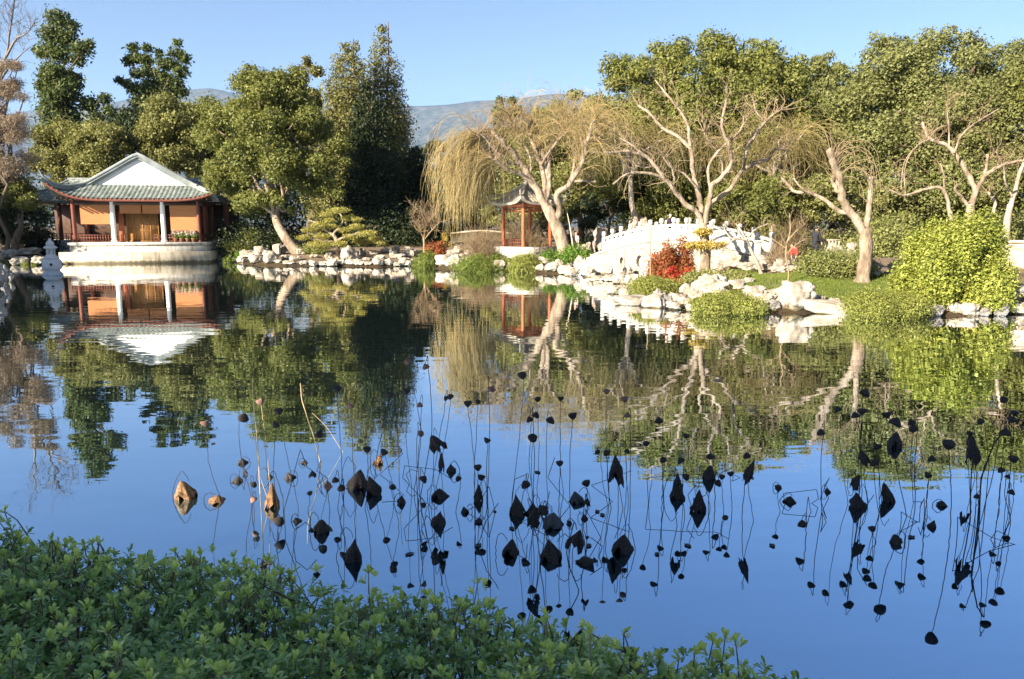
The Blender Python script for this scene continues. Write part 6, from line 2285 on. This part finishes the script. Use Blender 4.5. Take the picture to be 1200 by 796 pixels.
def htop(x, y):
    d = hedge_depth(x, y)
    bumps = np.array([mnoise.noise(Vector((a * 2.3, b * 2.3, 4))) * .085 + mnoise.noise(Vector((a * 7, b * 7, 9))) * .05 for a, b in zip(x, y)])
    return HZ + bumps - .10 * np.exp(-np.maximum(d, 0) / .14)


m_ = hedge_depth(XX, YY) > 0
XX, YY = XX[m_], YY[m_]
ZZ = htop(XX, YY) + hrng.normal(size=len(XX)) * .018
c_ = np.stack([XX, YY, ZZ], 1)
upv = nrm(np.stack([hrng.normal(size=len(XX)) * .28, hrng.normal(size=len(XX)) * .28, np.ones(len(XX))], 1))
hedge = tag(empty('hedge', (-1.2, 2.4, 1.0)), 'clipped green leafy hedge in the shaded foreground at lower left', 'hedge')
hl = np.array(hedge.location)
M['hedge_young'] = leafmat('young_hedge_leaves', [(0.30, 0.41, 0.11), (0.54, 0.62, 0.17), (0.70, 0.72, 0.26)], .35, rough=.4, spec=.5, nscale=2, namt=.3)
mb = MB()
sel = hrng.random(len(c_)) < .34
c_[:, 2] += np.where(sel, hrng.uniform(0, .055, len(c_)), -.03)
whorls(mb, c_[sel], upv[sel], .044, 10, True, hrng)
mb.build('young_leaves', M['hedge_young'], hedge, loc=hl).location = (0, 0, 0)
mb = MB()
whorls(mb, c_[~sel] - np.array((0, 0, .012)), upv[~sel], .046, 8, False, hrng)
for dz in (.035, .075, .12, .18, .26, .36, .48):
    cc = c_ + hrng.normal(size=c_.shape) * np.array((.03, .03, .012)) - np.array((0, 0, dz))
    u2 = nrm(upv + hrng.normal(size=upv.shape) * .35)
    whorls(mb, cc, u2, .042, 6, False, hrng)
# the side that falls to the water
ne = 3200
xe = hrng.uniform(-4, 1.8, ne)
ye = np.interp(xe, edge[:, 0], edge[:, 1])
ze_ = hrng.uniform(.75, HZ - .08, ne)
ce = np.stack([xe, ye + hrng.normal(size=ne) * .03, ze_], 1)
whorls(mb, ce, nrm(np.stack([hrng.normal(size=ne) * .4 + .3, np.ones(ne) * .8, np.ones(ne) * .8], 1)), .046, 8, False, hrng)
mb.build('leaves', M['hedge'], hedge, loc=hl).location = (0, 0, 0)
# twigs, and shoots that stand above the clipped top
mb = MB()
i_ = hrng.choice(np.nonzero(sel)[0], 2600)
B = c_[i_] + hrng.normal(size=(2600, 3)) * np.array((.1, .1, .04)) - np.array((0, 0, .28))
P = np.stack([B, B * .6 + c_[i_] * .4 + hrng.normal(size=B.shape) * .012, B * .25 + c_[i_] * .75 + hrng.normal(size=B.shape) * .008, c_[i_]], 1)
mb.tubes(P, np.linspace(.0042, .0018, 4)[None].repeat(2600, 0), 5)
for px, py, hgt in ((432, 670, .04), (560, 682, .04), (850, 746, .05), (862, 752, .05), (836, 750, .04)):
    tip = gr(px, py, HZ + hgt * .5)
    b = tip - np.array((hrng.normal() * .03, .02, hgt + .15))
    pts = smooth_line([b, b * .5 + tip * .5 + hrng.normal(size=3) * .01, tip], 6)
    mb.tubes(pts, np.linspace(.004, .0016, 6), 5)
    mb2 = MB()
    cc = np.array([tip, pts[3] + np.array((.012, 0, 0)), pts[4] - np.array((.014, 0, 0)), tip + np.array((.02, .01, -.02))])
    whorls(mb2, cc, nrm(np.array([(0, 0, 1), (.5, 0, .8), (-.5, .1, .8), (.3, -.2, 1.)])), .04, 8, True, hrng)
    mb2.build('shoot', M['hedge_young'], hedge, loc=hl).location = (0, 0, 0)
mb.build('twigs', M['bark_white'], hedge, True, loc=hl).location = (0, 0, 0)
